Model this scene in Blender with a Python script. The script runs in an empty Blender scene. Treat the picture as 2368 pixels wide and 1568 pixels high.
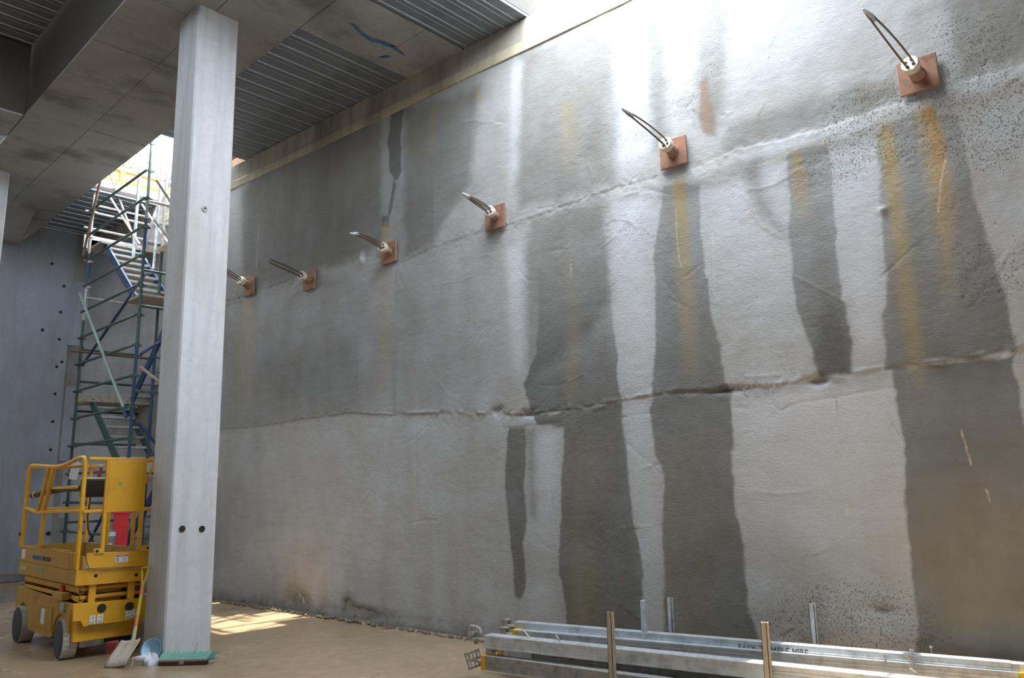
import bpy, math, random
import numpy as np
from mathutils import Vector, Matrix
random.seed(7)
scene = bpy.context.scene
col = scene.collection

# ------------------------------------------------------------------ camera
FOC, CX, CY, YH, TILT, EYE = 1790., 1184., 784., 1124., -0.018, 1.7
down = np.array([-TILT, 1, -(YH-CY)/FOC]); down /= np.linalg.norm(down); up = -down
yd = np.array([-720-CX, YH+TILT*(-720-CX)-CY, FOC]); yd /= np.linalg.norm(yd)
xd = np.cross(yd, up); xd /= np.linalg.norm(xd)
RW = np.array([xd, yd, up])
def ray(px, py): return RW @ np.array([px-CX, py-CY, FOC])
def on_z(px, py, z=0.):
    d = ray(px, py); t = (z-EYE)/d[2]; return Vector(d*t) + Vector((0, 0, EYE))
def on_plane(px, py, p0, nn):
    d = ray(px, py); c = np.array([0, 0, EYE])
    t = np.dot(np.array(p0)-c, nn)/np.dot(d, nn); return Vector(c+d*t)
cam = bpy.data.cameras.new('camera'); camo = bpy.data.objects.new('camera', cam); col.objects.link(camo)
r_ = RW @ [1, 0, 0]; u_ = RW @ [0, -1, 0]; b_ = -(RW @ [0, 0, 1])
camo.matrix_world = Matrix(((r_[0], u_[0], b_[0], 0), (r_[1], u_[1], b_[1], 0), (r_[2], u_[2], b_[2], EYE), (0, 0, 0, 1)))
cam.sensor_width = 36; cam.lens = 36*FOC/2368; cam.clip_start = .05; cam.clip_end = 300
scene.camera = camo

# ------------------------------------------------------------------ light
scene.view_settings.view_transform = 'Standard'; scene.view_settings.look = 'None'
scene.view_settings.gamma = 1; scene.view_settings.use_curve_mapping = False
scene.view_settings.exposure = 0.45
world = bpy.data.worlds.new('sky'); scene.world = world; world.use_nodes = True
bg = world.node_tree.nodes['Background']; bg.inputs[0].default_value = (.82, .905, 1.0, 1); bg.inputs[1].default_value = 12.5
SUN_DIR = Vector((.05, -2.9, -7.42)).normalized()
sl = bpy.data.lights.new('sun', 'SUN'); so = bpy.data.objects.new('sun', sl); col.objects.link(so)
sl.energy = 13.0; sl.angle = math.radians(.6); sl.color = (1, .95, .86)
so.rotation_euler = SUN_DIR.to_track_quat('-Z', 'Y').to_euler(); so.location = (3, 10, 30)

# ------------------------------------------------------------------ mesh helpers
class MB:
    def __init__(s): s.v = []; s.f = []
    def add(s, v, f):
        o = len(s.v); s.v += [tuple(p) for p in v]; s.f += [tuple(i+o for i in q) for q in f]; return s
    def box(s, a, b, M=None):
        (x0, y0, z0), (x1, y1, z1) = a, b
        v = [Vector(p) for p in ((x0,y0,z0),(x1,y0,z0),(x1,y1,z0),(x0,y1,z0),(x0,y0,z1),(x1,y0,z1),(x1,y1,z1),(x0,y1,z1))]
        if M: v = [M @ p for p in v]
        return s.add(v, [(0,3,2,1),(4,5,6,7),(0,1,5,4),(1,2,6,5),(2,3,7,6),(3,0,4,7)])
    def bar(s, p, q, w, h, upv=(0, 0, 1)):
        p, q = Vector(p), Vector(q); d = (q-p).normalized(); upv = Vector(upv)
        if abs(d.dot(upv)) > .98: upv = Vector((0, 1, 0)) if abs(d.y) < .9 else Vector((1, 0, 0))
        a = d.cross(upv).normalized(); b = a.cross(d)
        v = [c + a*(i*w/2) + b*(j*h/2) for c in (p, q) for i, j in ((-1,-1),(1,-1),(1,1),(-1,1))]
        return s.add(v, [(3,2,1,0),(4,5,6,7),(0,1,5,4),(1,2,6,5),(2,3,7,6),(3,0,4,7)])
    def path(s, pts, r, n=8, cap=True):
        pts = [Vector(p) for p in pts]; rs = r if isinstance(r, (list, tuple)) else [r]*len(pts)
        d0 = (pts[1]-pts[0]).normalized()
        a = d0.cross(Vector((0, 0, 1)))
        if a.length < .05: a = d0.cross(Vector((1, 0, 0)))
        a.normalize(); v = []
        for i, p in enumerate(pts):
            d = (pts[min(i+1, len(pts)-1)]-pts[max(i-1, 0)]).normalized()
            a = (a - d*a.dot(d)).normalized(); b = d.cross(a)
            v += [p + (a*math.cos(2*math.pi*k/n) + b*math.sin(2*math.pi*k/n))*rs[i] for k in range(n)]
        f = [(i*n+k, i*n+(k+1) % n, (i+1)*n+(k+1) % n, (i+1)*n+k) for i in range(len(pts)-1) for k in range(n)]
        if cap: f += [tuple(range(n-1, -1, -1)), tuple((len(pts)-1)*n+k for k in range(n))]
        return s.add(v, f)
    def tube(s, p, q, r, n=8): return s.path([p, q], r, n)
    def prism(s, poly, axis, t0, t1):
        # poly in the two other axes, extruded along axis
        def P(a, b, t): return {'x': (t, a, b), 'y': (a, t, b), 'z': (a, b, t)}[axis]
        n = len(poly); v = [P(a, b, t0) for a, b in poly] + [P(a, b, t1) for a, b in poly]
        f = [tuple(range(n)), tuple(range(2*n-1, n-1, -1))] + [(i, i+n, (i+1) % n+n, (i+1) % n) for i in range(n)]
        return s.add(v, f)
    def lathe(s, o, d, prof, n=20):
        o, d = Vector(o), Vector(d).normalized(); a = d.orthogonal().normalized(); b = d.cross(a)
        v = [o+d*h+(a*math.cos(2*math.pi*k/n)+b*math.sin(2*math.pi*k/n))*max(r, 1e-4) for h, r in prof for k in range(n)]
        m = len(prof); f = [(i*n+k, i*n+(k+1) % n, (i+1)*n+(k+1) % n, (i+1)*n+k) for i in range(m-1) for k in range(n)]
        return s.add(v, f+[tuple(range(n-1, -1, -1)), tuple((m-1)*n+k for k in range(n))])
    def xf(s, M, i0=0): s.v = s.v[:i0] + [tuple(M @ Vector(p)) for p in s.v[i0:]]; return s
    def build(s, name, mat, parent=None, bevel=0, smooth=True, local=None):
        me = bpy.data.meshes.new(name); me.from_pydata(s.v, [], s.f)
        bmfix(me)
        me.materials.append(mat)
        if smooth and len(s.f):
            me.polygons.foreach_set('use_smooth', [True]*len(me.polygons)); me.set_sharp_from_angle(angle=math.radians(35))
        return link(name, me, parent, bevel, local)
import bmesh
def bmfix(me):
    b = bmesh.new(); b.from_mesh(me); bmesh.ops.recalc_face_normals(b, faces=b.faces); b.to_mesh(me); b.free()
def link(name, me, parent=None, bevel=0, local=None):
    o = bpy.data.objects.new(name, me); col.objects.link(o)
    if parent:
        o.parent = parent
        if not local: o.matrix_parent_inverse = Matrix.Translation(-world_loc(parent)) if not any(parent.rotation_euler) else parent_mat(parent).inverted()
    if bevel:
        m = o.modifiers.new('bevel', 'BEVEL'); m.width = bevel; m.segments = 2; m.limit_method = 'ANGLE'
    return o
def parent_mat(p):
    m = Matrix.Translation(p.location) @ p.rotation_euler.to_matrix().to_4x4()
    return (parent_mat(p.parent) @ p.matrix_parent_inverse @ m) if p.parent else m
def world_loc(p): return parent_mat(p).translation
def tag(o, label=None, cat=None, group=None, kind=None):
    for k, v in (('label', label), ('category', cat), ('group', group), ('kind', kind)):
        if v: o[k] = v
    return o
def empty(name, loc, label, cat, group=None):
    o = bpy.data.objects.new(name, None); o.location = loc; o.empty_display_size = .2; col.objects.link(o)
    return tag(o, label, cat, group)

# ------------------------------------------------------------------ materials
def newmat(name):
    m = bpy.data.materials.new(name); m.use_nodes = True; nt = m.node_tree
    return m, nt, nt.nodes['Principled BSDF']
class NT:
    def __init__(s, nt): s.nt = nt
    def n(s, t, **kw):
        o = s.nt.nodes.new(t)
        for k, v in kw.items():
            if k.startswith('_'): setattr(o, k[1:], v)
            else: o.inputs[k.replace('__', ' ')].default_value = v
        return o
    def l(s, a, b): s.nt.links.new(a, b)
    def coord(s, scale=(1, 1, 1)):
        t = s.n('ShaderNodeTexCoord'); m = s.n('ShaderNodeMapping'); m.inputs['Scale'].default_value = scale
        s.l(t.outputs['Object'], m.inputs['Vector']); return m.outputs[0]
    def noise(s, scale, vec=None, detail=5, rough=.55):
        t = s.n('ShaderNodeTexNoise'); t.inputs['Scale'].default_value = scale; t.inputs['Detail'].default_value = detail; t.inputs['Roughness'].default_value = rough
        if vec: s.l(vec, t.inputs['Vector'])
        return t.outputs['Fac']
    def ramp(s, fac, stops):
        r = s.n('ShaderNodeValToRGB'); e = r.color_ramp.elements
        while len(e) < len(stops): e.new(.5)
        for el, (p, c) in zip(e, stops):
            el.position = p; el.color = (*c, 1) if isinstance(c, (tuple, list)) else (c, c, c, 1)
        s.l(fac, r.inputs[0]); return r.outputs[0]
    def mix(s, fac, a, b, mode='MIX'):
        m = s.n('ShaderNodeMix', _data_type='RGBA', _blend_type=mode)
        for k, v in ((0, fac), (6, a), (7, b)):
            sock = m.inputs[k]
            if hasattr(v, 'is_linked'): s.l(v, sock)
            elif k == 0: sock.default_value = v
            else: sock.default_value = (*v, 1) if isinstance(v, (tuple, list)) else (v, v, v, 1)
        return m.outputs[2]
    def math(s, op, a, b=0., clamp=False):
        m = s.n('ShaderNodeMath', _operation=op, _use_clamp=clamp)
        for sock, v in ((m.inputs[0], a), (m.inputs[1], b)):
            if hasattr(v, 'is_linked'): s.l(v, sock)
            else: sock.default_value = v
        return m.outputs[0]
    def bump(s, h, st, dist, bsdf, prev=None):
        b = s.n('ShaderNodeBump'); b.inputs['Strength'].default_value = st; b.inputs['Distance'].default_value = dist
        s.l(h, b.inputs['Height'])
        if prev: s.l(prev, b.inputs['Normal'])
        if bsdf: s.l(b.outputs[0], bsdf.inputs['Normal'])
        return b.outputs[0]
    def attr(s, name):
        a = s.n('ShaderNodeAttribute'); a.attribute_name = name; return a.outputs['Fac']
    def sstep(s, v, a, b):
        m = s.n('ShaderNodeMapRange', _interpolation_type='SMOOTHSTEP'); m.inputs['From Min'].default_value = a; m.inputs['From Max'].default_value = b
        s.l(v, m.inputs['Value']); return m.outputs[0]

def concrete(name, a, b, stain=None, scale=1., st=.35, rough=.85, streak=None):
    m, nt, bs = newmat(name); N = NT(nt); v = N.coord()
    c = N.mix(N.ramp(N.noise(1.3*scale, v, 6), [(.3, 0.), (.7, 1.)]), a, b)
    c = N.mix(N.ramp(N.noise(14*scale, v, 6, .7), [(.35, 0.), (.75, .55)]), c, tuple(x*.72 for x in a))
    if stain: c = N.mix(N.ramp(N.noise(.9*scale, N.coord((1, 1.6, .35)), 7, .65), [(.5, 0.), (.68, .8)]), c, stain)
    if streak: c = N.mix(N.ramp(N.noise(2.2, N.coord(streak), 5, .6), [(.48, 0.), (.72, .5)]), c, tuple(x*.6 for x in a))
    N.l(c, bs.inputs['Base Color']); bs.inputs['Roughness'].default_value = rough
    p = N.bump(N.noise(160, v, 3), st*.35, .004, None)
    N.bump(N.noise(22, v, 6), st, .01, bs, p)
    return m
def metal(name, c, rough=.45, metallic=.8, dirt=None, amt=.5, scale=20):
    m, nt, bs = newmat(name); N = NT(nt); v = N.coord()
    f = N.noise(scale, v, 6, .65)
    d = dirt or tuple(x*.5 for x in c)
    k = N.ramp(f, [(.45, 0.), (.72, amt)])
    N.l(N.mix(k, c, d), bs.inputs['Base Color'])
    bs.inputs['Metallic'].default_value = metallic
    N.l(N.math('ADD', N.math('MULTIPLY', f, .35), rough-.15), bs.inputs['Roughness'])
    N.bump(N.noise(90, v, 3), .15, .003, bs)
    return m
def plain(name, c, rough=.6, metallic=0., wear=None, amt=.4, scale=12):
    m, nt, bs = newmat(name); N = NT(nt); v = N.coord()
    N.l(N.mix(N.ramp(N.noise(scale, v, 6, .65), [(.5, 0.), (.75, amt)]), c, wear or tuple(x*.55 for x in c)), bs.inputs['Base Color'])
    bs.inputs['Roughness'].default_value = rough; bs.inputs['Metallic'].default_value = metallic
    return m
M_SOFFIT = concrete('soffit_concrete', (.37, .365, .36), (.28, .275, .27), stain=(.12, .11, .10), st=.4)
M_BEAMSHADE = concrete('shaded_beam_concrete', (.085, .075, .066), (.065, .058, .05))  # darker than the soffit: shade of the beam sides put into the colour
M_COLUMN = concrete('column_concrete', (.66, .67, .69), (.58, .59, .61), stain=(.46, .43, .38), st=.12, streak=(4, 4, .25))
M_BACK = concrete('back_wall_concrete', (.40, .43, .48), (.33, .36, .41), stain=(.26, .26, .27), st=.25, streak=(2, 2, .3))
M_BACKR = concrete('back_wall_rough', (.36, .35, .33), (.24, .23, .21), stain=(.14, .13, .11), st=.6, streak=(3, 3, .3))
M_CAP = concrete('cap_concrete', (.46, .41, .33), (.36, .33, .28), stain=(.15, .13, .11), st=.4, streak=(5, 5, .5))
M_CAPLIP = concrete('cap_lip_concrete', (.56, .49, .34), (.46, .40, .29), stain=(.22, .19, .15), st=.4, streak=(6, 6, .6))
M_RUBBLE = concrete('rubble', (.22, .19, .15), (.12, .10, .08), stain=(.06, .05, .04), scale=4, st=.8)
M_DECK = metal('galvanised_deck', (.21, .24, .28), .55, .35, dirt=(.09, .10, .115), amt=.6, scale=2)
M_DECKRIB = metal('galvanised_rib', (.60, .64, .70), .38, .6, dirt=(.3, .32, .34), amt=.5, scale=5)
M_GALV = metal('galvanised_steel', (.70, .74, .77), .42, .65, dirt=(.30, .31, .31), amt=.75, scale=9)
M_GALVD = metal('dull_galvanised', (.42, .42, .40), .5, .5, dirt=(.22, .20, .17), amt=.8, scale=14)
M_CAST = metal('cast_fitting', (.48, .45, .42), .5, .5, dirt=(.22, .13, .08), amt=.8, scale=30)
M_RUST = metal('rusty_plate', (.33, .17, .105), .7, .2, dirt=(.15, .085, .06), amt=.9, scale=9)
M_RUSTP = metal('rusty_pipe', (.36, .24, .17), .7, .2, dirt=(.14, .08, .05), amt=.9, scale=25)
M_HEAD = plain('anchor_head', (.66, .60, .50), .6, .1, wear=(.35, .22, .14))
M_STRAND = metal('steel_strand', (.16, .13, .12), .5, .6, dirt=(.25, .12, .06), amt=.8, scale=40)
M_TAPE = plain('duct_tape', (.50, .56, .62), .35, .2)
M_YEL = plain('yellow_paint', (.70, .36, .012), .42, 0, wear=(.40, .19, .012), amt=.55, scale=5)
M_YELD = plain('deep_yellow_paint', (.42, .23, .03), .55, 0, wear=(.22, .12, .02), amt=.7, scale=6)  # deeper yellow of the long sides and inner parts
M_ORANGE = plain('orange_paint', (.62, .14, .012), .5)
M_BLACK = plain('black_plastic', (.02, .02, .022), .5)
M_HOLE = plain('dark_void', (.03, .02, .012), .9)
M_TYRE = plain('dusty_tyre', (.42, .39, .35), .9, 0, wear=(.2, .18, .16), amt=.6)
M_TYRES = plain('dark_tyre_side', (.05, .05, .052), .85, 0, wear=(.14, .12, .1))
M_RED = plain('red_paint', (.55, .02, .03), .5)
M_WHITE = plain('white_print', (.75, .76, .76), .6)
M_DARKPRINT = plain('dark_print', (.05, .06, .07), .6)
M_BLUEPRINT = plain('blue_print', (.03, .16, .42), .6)
M_GREEN = metal('green_tube', (.04, .085, .08), .5, .25, dirt=(.14, .16, .14), amt=.7, scale=16)
M_GREENL = metal('pale_green_tube', (.30, .42, .37), .5, .2, dirt=(.2, .2, .17), amt=.6, scale=16)
M_BLUE = metal('blue_tube', (.025, .055, .14), .5, .25, dirt=(.08, .1, .14), amt=.6, scale=16)
M_TUBE = metal('grey_tube', (.50, .47, .45), .45, .4, dirt=(.25, .16, .12), amt=.7, scale=16)
M_BRTUBE = metal('brown_tube', (.20, .13, .10), .55, .3, dirt=(.10, .07, .06), amt=.7, scale=16)
M_PLANK = plain('weathered_board', (.40, .36, .30), .85, 0, wear=(.2, .17, .13), amt=.8)
M_TREAD = metal('tread_plate', (.45, .45, .44), .5, .4, dirt=(.2, .17, .13), amt=.8, scale=25)
M_PLY = plain('brown_ply', (.30, .17, .09), .8, 0, wear=(.12, .07, .04), amt=.7)
M_SHOVEL = metal('shovel_steel', (.52, .45, .36), .7, .1, dirt=(.36, .28, .2), amt=.7, scale=12)
M_HANDLE = plain('yellow_handle', (.52, .44, .03), .6, 0, wear=(.55, .24, .08), amt=.9, scale=6)
M_HANDLEO = plain('orange_handle', (.60, .22, .08), .6)
M_BRISTLE = plain('teal_bristle', (.16, .44, .36), .7, 0, wear=(.42, .44, .34), amt=.8, scale=30)
M_BROOMW = plain('broom_wood', (.34, .28, .22), .8, 0, wear=(.07, .03, .03), amt=1., scale=18)
M_BROOMD = plain('broom_dark', (.05, .022, .02), .7)
M_CLOTH = plain('white_cloth', (.68, .67, .72), .85)
M_PALEBLUE = plain('pale_blue_plastic', (.42, .66, .80), .4)
M_PAINTBLUE = plain('blue_marking_paint', (.04, .16, .40), .7, 0, wear=(.2, .24, .28), amt=.9, scale=18)
M_LEAF = plain('leaves', (.05, .11, .025), .7, 0, wear=(.14, .2, .07), amt=.8, scale=5)
M_BRICKEARTH = concrete('ground_outside', (.45, .42, .36), (.35, .32, .27))
M_STICK = plain('faded_label', (.62, .62, .58), .7)

# muddy wet floor
def floor_mat():
    m, nt, bs = newmat('wet_mud_floor'); N = NT(nt); v = N.coord()
    big = N.noise(.55, v, 6, .6); fine = N.noise(5, N.coord((1, 2.5, 1)), 7, .6)
    c = N.mix(N.ramp(big, [(.35, 0.), (.65, 1.)]), (.42, .305, .185), (.33, .24, .145))
    c = N.mix(N.ramp(fine, [(.4, 0.), (.75, .6)]), c, (.22, .16, .10))
    N.l(c, bs.inputs['Base Color'])
    r = N.ramp(N.noise(.9, v, 5, .6), [(.38, .07), (.62, .26)])
    N.l(N.math('ADD', r, N.math('MULTIPLY', fine, .06)), bs.inputs['Roughness'])
    bs.inputs['IOR'].default_value = 1.4
    N.bump(N.noise(3.5, v, 5), .10, .012, bs, N.bump(N.noise(60, v, 3), .05, .002, None))
    return m
M_FLOOR = floor_mat()

# ------------------------------------------------------------------ numpy noise
rng = np.random.default_rng(3)
def vnoise(x, y, seed):
    r = np.random.default_rng(seed); G = r.random((256, 256))
    xi = np.floor(x).astype(int); yi = np.floor(y).astype(int); fx = x-xi; fy = y-yi
    fx = fx*fx*(3-2*fx); fy = fy*fy*(3-2*fy)
    g = lambda a, b: G[a % 256, b % 256]
    return (g(xi, yi)*(1-fx)+g(xi+1, yi)*fx)*(1-fy) + (g(xi, yi+1)*(1-fx)+g(xi+1, yi+1)*fx)*fy
def fbm(x, y, seed, o=5, gain=.5):
    s = 0; a = 1; t = 0
    for i in range(o): s = s + a*vnoise(x*2**i+i*17.3, y*2**i+i*9.1, seed+i); t += a; a *= gain
    return s/t

# ------------------------------------------------------------------ long wall
ZS = 7.42                                    # soffit height
wa = np.array(on_z(498, 1378, .05)); wb = np.array(on_z(1080, 1462, .05))
WD = (wa-wb)/np.linalg.norm(wa-wb); WN = np.array([-WD[1], WD[0], 0.])     # WN faces the room
WA = np.array([wa[0], wa[1], 0.])
def UZ(px, py):
    q = np.array(on_plane(px, py, WA, WN)); return float(np.dot(q-WA, -WD)), float(q[2])
def WP(u, z, out=0.): return Vector(WA - WD*u + WN*out) + Vector((0, 0, z))
def L(*pts): return [UZ(*p) for p in pts]

seam_lo = L((498,993),(600,985),(720,966),(820,955),(900,960),(1000,955),(1100,957),(1220,958),(1330,945),(1440,925),(1560,905),(1690,903),(1800,890),(1930,870),(2060,850),(2200,835),(2368,808))
seam_hi = L((510,702),(607,670),(690,640),(760,622),(850,590),(935,605),(1000,572),(1120,532),(1240,498),(1300,475),(1430,430),(1530,405),(1620,385),(1700,347),(1820,322),(1900,300),(2010,262),(2090,235),(2180,205),(2368,150))
us = np.concatenate([np.arange(-6.3, -.7, .3), np.arange(-.7, 12.1, .0155), np.arange(12.2, 16.5, .4)])
zs = np.concatenate([[-.3], np.linspace(-.04, 7.0, 455)])
U, Z = np.meshgrid(us, zs)
def line_z(pl): a = np.array(sorted(pl)); return np.interp(U, a[:, 0], a[:, 1])
def segdist(pl, clampd=.5):
    D = np.full(U.shape, 9.)
    for (a, b) in zip(pl[:-1], pl[1:]):
        m = (U > min(a[0], b[0])-clampd) & (U < max(a[0], b[0])+clampd) & (Z > min(a[1], b[1])-clampd) & (Z < max(a[1], b[1])+clampd)
        x, y = U[m]-a[0], Z[m]-a[1]; dx, dy = b[0]-a[0], b[1]-a[1]; l = dx*dx+dy*dy+1e-9
        t = np.clip((x*dx+y*dy)/l, 0, 1); D[m] = np.minimum(D[m], np.hypot(x-t*dx, y-t*dy))
    return D
def inside(pl):
    c = np.zeros(U.shape, bool); n = len(pl)
    for i in range(n):
        (x1, y1), (x2, y2) = pl[i], pl[(i+1) % n]
        k = ((y1 > Z) != (y2 > Z))
        with np.errstate(divide='ignore', invalid='ignore'):
            c ^= k & (U < (x2-x1)*(Z-y1)/(y2-y1+1e-12)+x1)
    return c
def sdf(pl):
    d = np.minimum(segdist(pl+pl[:1], .6), .6); return np.where(inside(pl), d, -d)
def P(*p): return sdf(L(*p))
def mx(*a):
    r = a[0]
    for b in a[1:]: r = np.maximum(r, b)
    return r
slo, shi = line_z(seam_lo), line_z(seam_hi)
wet = mx(
 P((890,195),(936,190),(934,240),(927,330),(930,400),(918,425),(902,400),(896,330),(902,270),(888,240)),
 P((912,400),(918,430),(903,500),(897,500)),
 P((884,500),(902,500),(902,530),(884,525)),
 P((1228,962),(1222,925),(1208,890),(1238,820),(1244,700),(1236,600),(1290,500),(1400,500),(1410,640),(1412,700),(1418,740),(1432,830),(1428,870),(1442,930),(1330,950)),
 P((1532,425),(1528,480),(1516,540),(1508,595),(1512,650),(1512,700),(1516,760),(1512,800),(1510,870),(1505,920),(1600,915),(1690,905),(1683,890),(1672,850),(1668,795),(1655,750),(1645,700),(1634,630),(1628,570),(1618,500),(1622,425)),
 P((1818,345),(1822,430),(1826,550),(1832,650),(1840,700),(1860,770),(1884,820),(1892,878),(1975,868),(1975,800),(1970,750),(1952,690),(1938,610),(1934,520),(1930,430),(1922,330)),
 P((2026,330),(2036,450),(2041,560),(2046,650),(2042,760),(2048,855),(2200,838),(2352,812),(2346,770),(2322,660),(2292,560),(2257,460),(2242,370),(2215,262),(2120,262),(2050,290)),
 P((1176,988),(1214,986),(1216,1080),(1213,1130),(1217,1200),(1212,1250),(1212,1310),(1214,1360),(1203,1398),(1190,1380),(1186,1340),(1178,1250),(1164,1120),(1168,1040)),
 P((1228,960),(1330,948),(1440,926),(1438,980),(1450,1040),(1457,1120),(1462,1190),(1480,1260),(1487,1330),(1488,1520),(1306,1520),(1306,1400),(1292,1330),(1291,1250),(1296,1100),(1302,1020),(1304,988),(1240,986)),
 P((1508,915),(1600,910),(1692,902),(1698,1000),(1695,1050),(1700,1120),(1706,1200),(1720,1260),(1727,1350),(1732,1420),(1756,1470),(1780,1540),(1532,1540),(1532,1300),(1528,1250),(1532,1150),(1536,1100),(1516,1060),(1505,1000),(1500,950)),
 P((2064,848),(2072,930),(2082,1000),(2092,1080),(2094,1200),(2102,1280),(2112,1360),(2118,1470),(2118,1560),(2600,1600),(2600,1090),(2380,1010),(2358,900),(2344,822),(2200,838)))
damp = mx(
 P((560,440),(600,400),(880,245),(888,560),(850,590),(700,640),(600,665),(560,640)),
 P((1198,120),(1300,80),(1432,60),(1432,300),(1426,425),(1300,470),(1200,485),(1185,440),(1196,300)),
 P((1205,600),(1225,510),(1300,480),(1400,445),(1412,600),(1415,700),(1380,760),(1215,890),(1215,800),(1208,620)),
 P((1714,385),(1760,368),(1775,440),(1800,500),(1830,560),(1780,530),(1738,475)),
 P((1492,-40),(1540,-40),(1546,340),(1510,345),(1492,200)), P((1600,-40),(1700,-40),(1680,200),(1660,320),(1612,300)),
 P((1215,990),(1240,990),(1238,1150),(1240,1200),(1225,1190)),
 P((1655,375),(1990,262),(2100,228),(2070,170),(1900,215),(1680,285)),
 P((2180,-60),(2700,-200),(2700,60),(2330,150),(2210,190)),
 P((930,250),(1110,200),(1090,420),(1000,570),(935,600)),
 P((1900,690),(1960,700),(1975,780),(1980,860),(1900,870),(1880,820)))
rustb = mx(P((1632,165),(1640,175),(1650,240),(1662,300),(1655,322),(1632,318),(1614,300),(1616,200)), P((1638,1190*1),(1640,1190),(1641,1191)), P((1430,1330),(1447,1330),(1440,1370),(1433,1360)), P((1530,1378),(1556,1370),(1548,1385),(1534,1400)))
tt = np.clip((shi-Z)/(shi-slo), 0, 1)
wetk = np.where((Z > slo) & (U > 6.0), .58+.42*tt, 1.)  # wetness fades upward, partly standing in for stronger light near the top
m1u = (U > 6.0) & (U < 8.05) & (Z > slo) & (Z < shi); wetk = np.where(m1u, np.clip(1.6*tt-.35, .05, 1), wetk)
wetk = np.where((Z < slo) & (U > 10), 1.12, wetk)
def streak(c, w0, w1, a0=1., a1=.2):
    c = L(*c); c.sort(key=lambda p: -p[1]); A = np.array(c); t = np.clip((A[0,1]-Z)/(A[0,1]-A[-1,1]), 0, 1)
    cu = np.interp(-Z, -A[:, 1], A[:, 0]); w = w0+(w1-w0)*t
    x = (U-cu)/w + .5*(fbm(U*6, Z*1.5, 60)-.5)
    return np.exp(-(x*x)**1.3)*(a0+(a1-a0)*t)*(Z < A[0, 1]+.02)*(Z > A[-1, 1]-.02)*np.clip((Z-A[-1,1])*3, 0, 1)*np.clip((A[0,1]-Z)*9+.15, 0, 1)
ochre = mx(streak([(1570,405),(1576,500),(1582,600),(1592,750),(1604,900)], .075, .10, 1, .25),
 streak([(1842,340),(1850,430),(1862,540)], .05, .07, .95, .2), streak([(1912,312),(1914,375)], .03, .03, .8, .2), streak([(1884,330),(1886,380)], .03, .03, .5, .2),
 streak([(2048,278),(2070,470),(2096,640),(2114,800),(2126,930)], .075, .08, 1, .3),
 streak([(2128,240),(2150,330),(2170,450),(2188,560),(2205,740)], .07, .10, .9, .15),
 streak([(2150,235),(2172,330),(2185,450)], .045, .05, 1, .4),
 streak([(1312,230),(1318,420)], .10, .12, .35, .1), streak([(1315,560),(1325,800),(1322,950)], .10, .09, .05, .3),
 streak([(893,510),(893,560),(888,700),(884,960)], .10, .10, .6, .2), streak([(1108,200),(1112,300)], .05, .05, .4, .1),
 streak([(1135,190),(1140,260)], .04, .04, .4, .1), streak([(1000,235),(998,380)], .06, .06, .35, .1), streak([(572,690),(565,960)], .2, .2, .5, .15),
 streak([(1575,1000),(1585,1500)], .35, .3, .12, .25), streak([(2220,1080),(2230,1520)], .5, .4, .1, .3), streak([(1345,1000),(1350,1500)], .25, .2, .12, .25))
hot = streak([(2140,236),(2165,330),(2185,450),(2195,600)], .04, .10, 1, .15)
pale = mx(streak([(1640,-200),(1660,260)], 1.5, .9, 1, .1), streak([(1196,140),(1190,470)], .10, .10, .8, .6), streak([(1455,60),(1452,420)], .22, .3, 1, .8), streak([(1570,-20),(1575,260)], .2, .16, 1, .2),  # first streak: dry white wall, widened to paint the overexposed top pale
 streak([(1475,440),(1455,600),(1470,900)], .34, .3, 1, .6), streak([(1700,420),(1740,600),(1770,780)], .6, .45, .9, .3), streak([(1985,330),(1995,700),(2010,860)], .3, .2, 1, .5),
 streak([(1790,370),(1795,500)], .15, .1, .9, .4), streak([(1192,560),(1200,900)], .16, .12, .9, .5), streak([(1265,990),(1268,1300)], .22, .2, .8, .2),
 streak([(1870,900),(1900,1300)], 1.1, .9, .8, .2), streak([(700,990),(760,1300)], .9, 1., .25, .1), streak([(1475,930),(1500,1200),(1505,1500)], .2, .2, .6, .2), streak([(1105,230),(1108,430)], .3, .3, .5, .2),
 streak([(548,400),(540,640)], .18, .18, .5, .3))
lime = np.minimum.reduce([segdist(L(*p), .2) for p in (
 [(2187,370),(2176,420),(2170,490)], [(2221,990),(2233,1030),(2246,1075)], [(1562,480),(1566,560),(1570,600),(1578,620)], [(1720,470),(1760,520),(1825,562)], [(598,520),(592,620)],
 [(1845,345),(1790,372),(1750,385)], [(1958,1165),(1962,1195)], [(2281,1130),(2288,1160)], [(1648,540),(1652,655)], [(1318,600),(1320,640)], [(1220,955),(1150,957),(1100,958),(1040,957)])]+[9*np.ones(U.shape)])
crk = np.minimum.reduce([segdist(L(*p), .3) for p in (
 [(1437,965),(1480,958),(1512,955)], [(1440,1015),(1470,1045),(1505,1070),(1532,1105)], [(1788,935),(1808,948),(1850,930),(1920,922),(2000,905),(2060,897)], [(1935,925),(1937,980),(1940,1015),(1950,1040)],
 [(1918,878),(1922,920)], [(1165,990),(1220,985),(1300,975)], [(1690,940),(1730,945)], [(932,195),(920,500),(912,960)], [(922,200),(908,960)], [(2050,960),(2110,1050)], [(1620,410),(1640,400)],
 [(1250,1255),(1290,1280),(1310,1262)], [(586,400),(560,700),(540,990)], [(660,330),(652,640)], [(745,280),(740,640)], [(1395,620),(1400,880)], [(510,710),(560,700),(600,680)])])
scr = np.full(U.shape, 9.)
R = random.Random(21)
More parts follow.
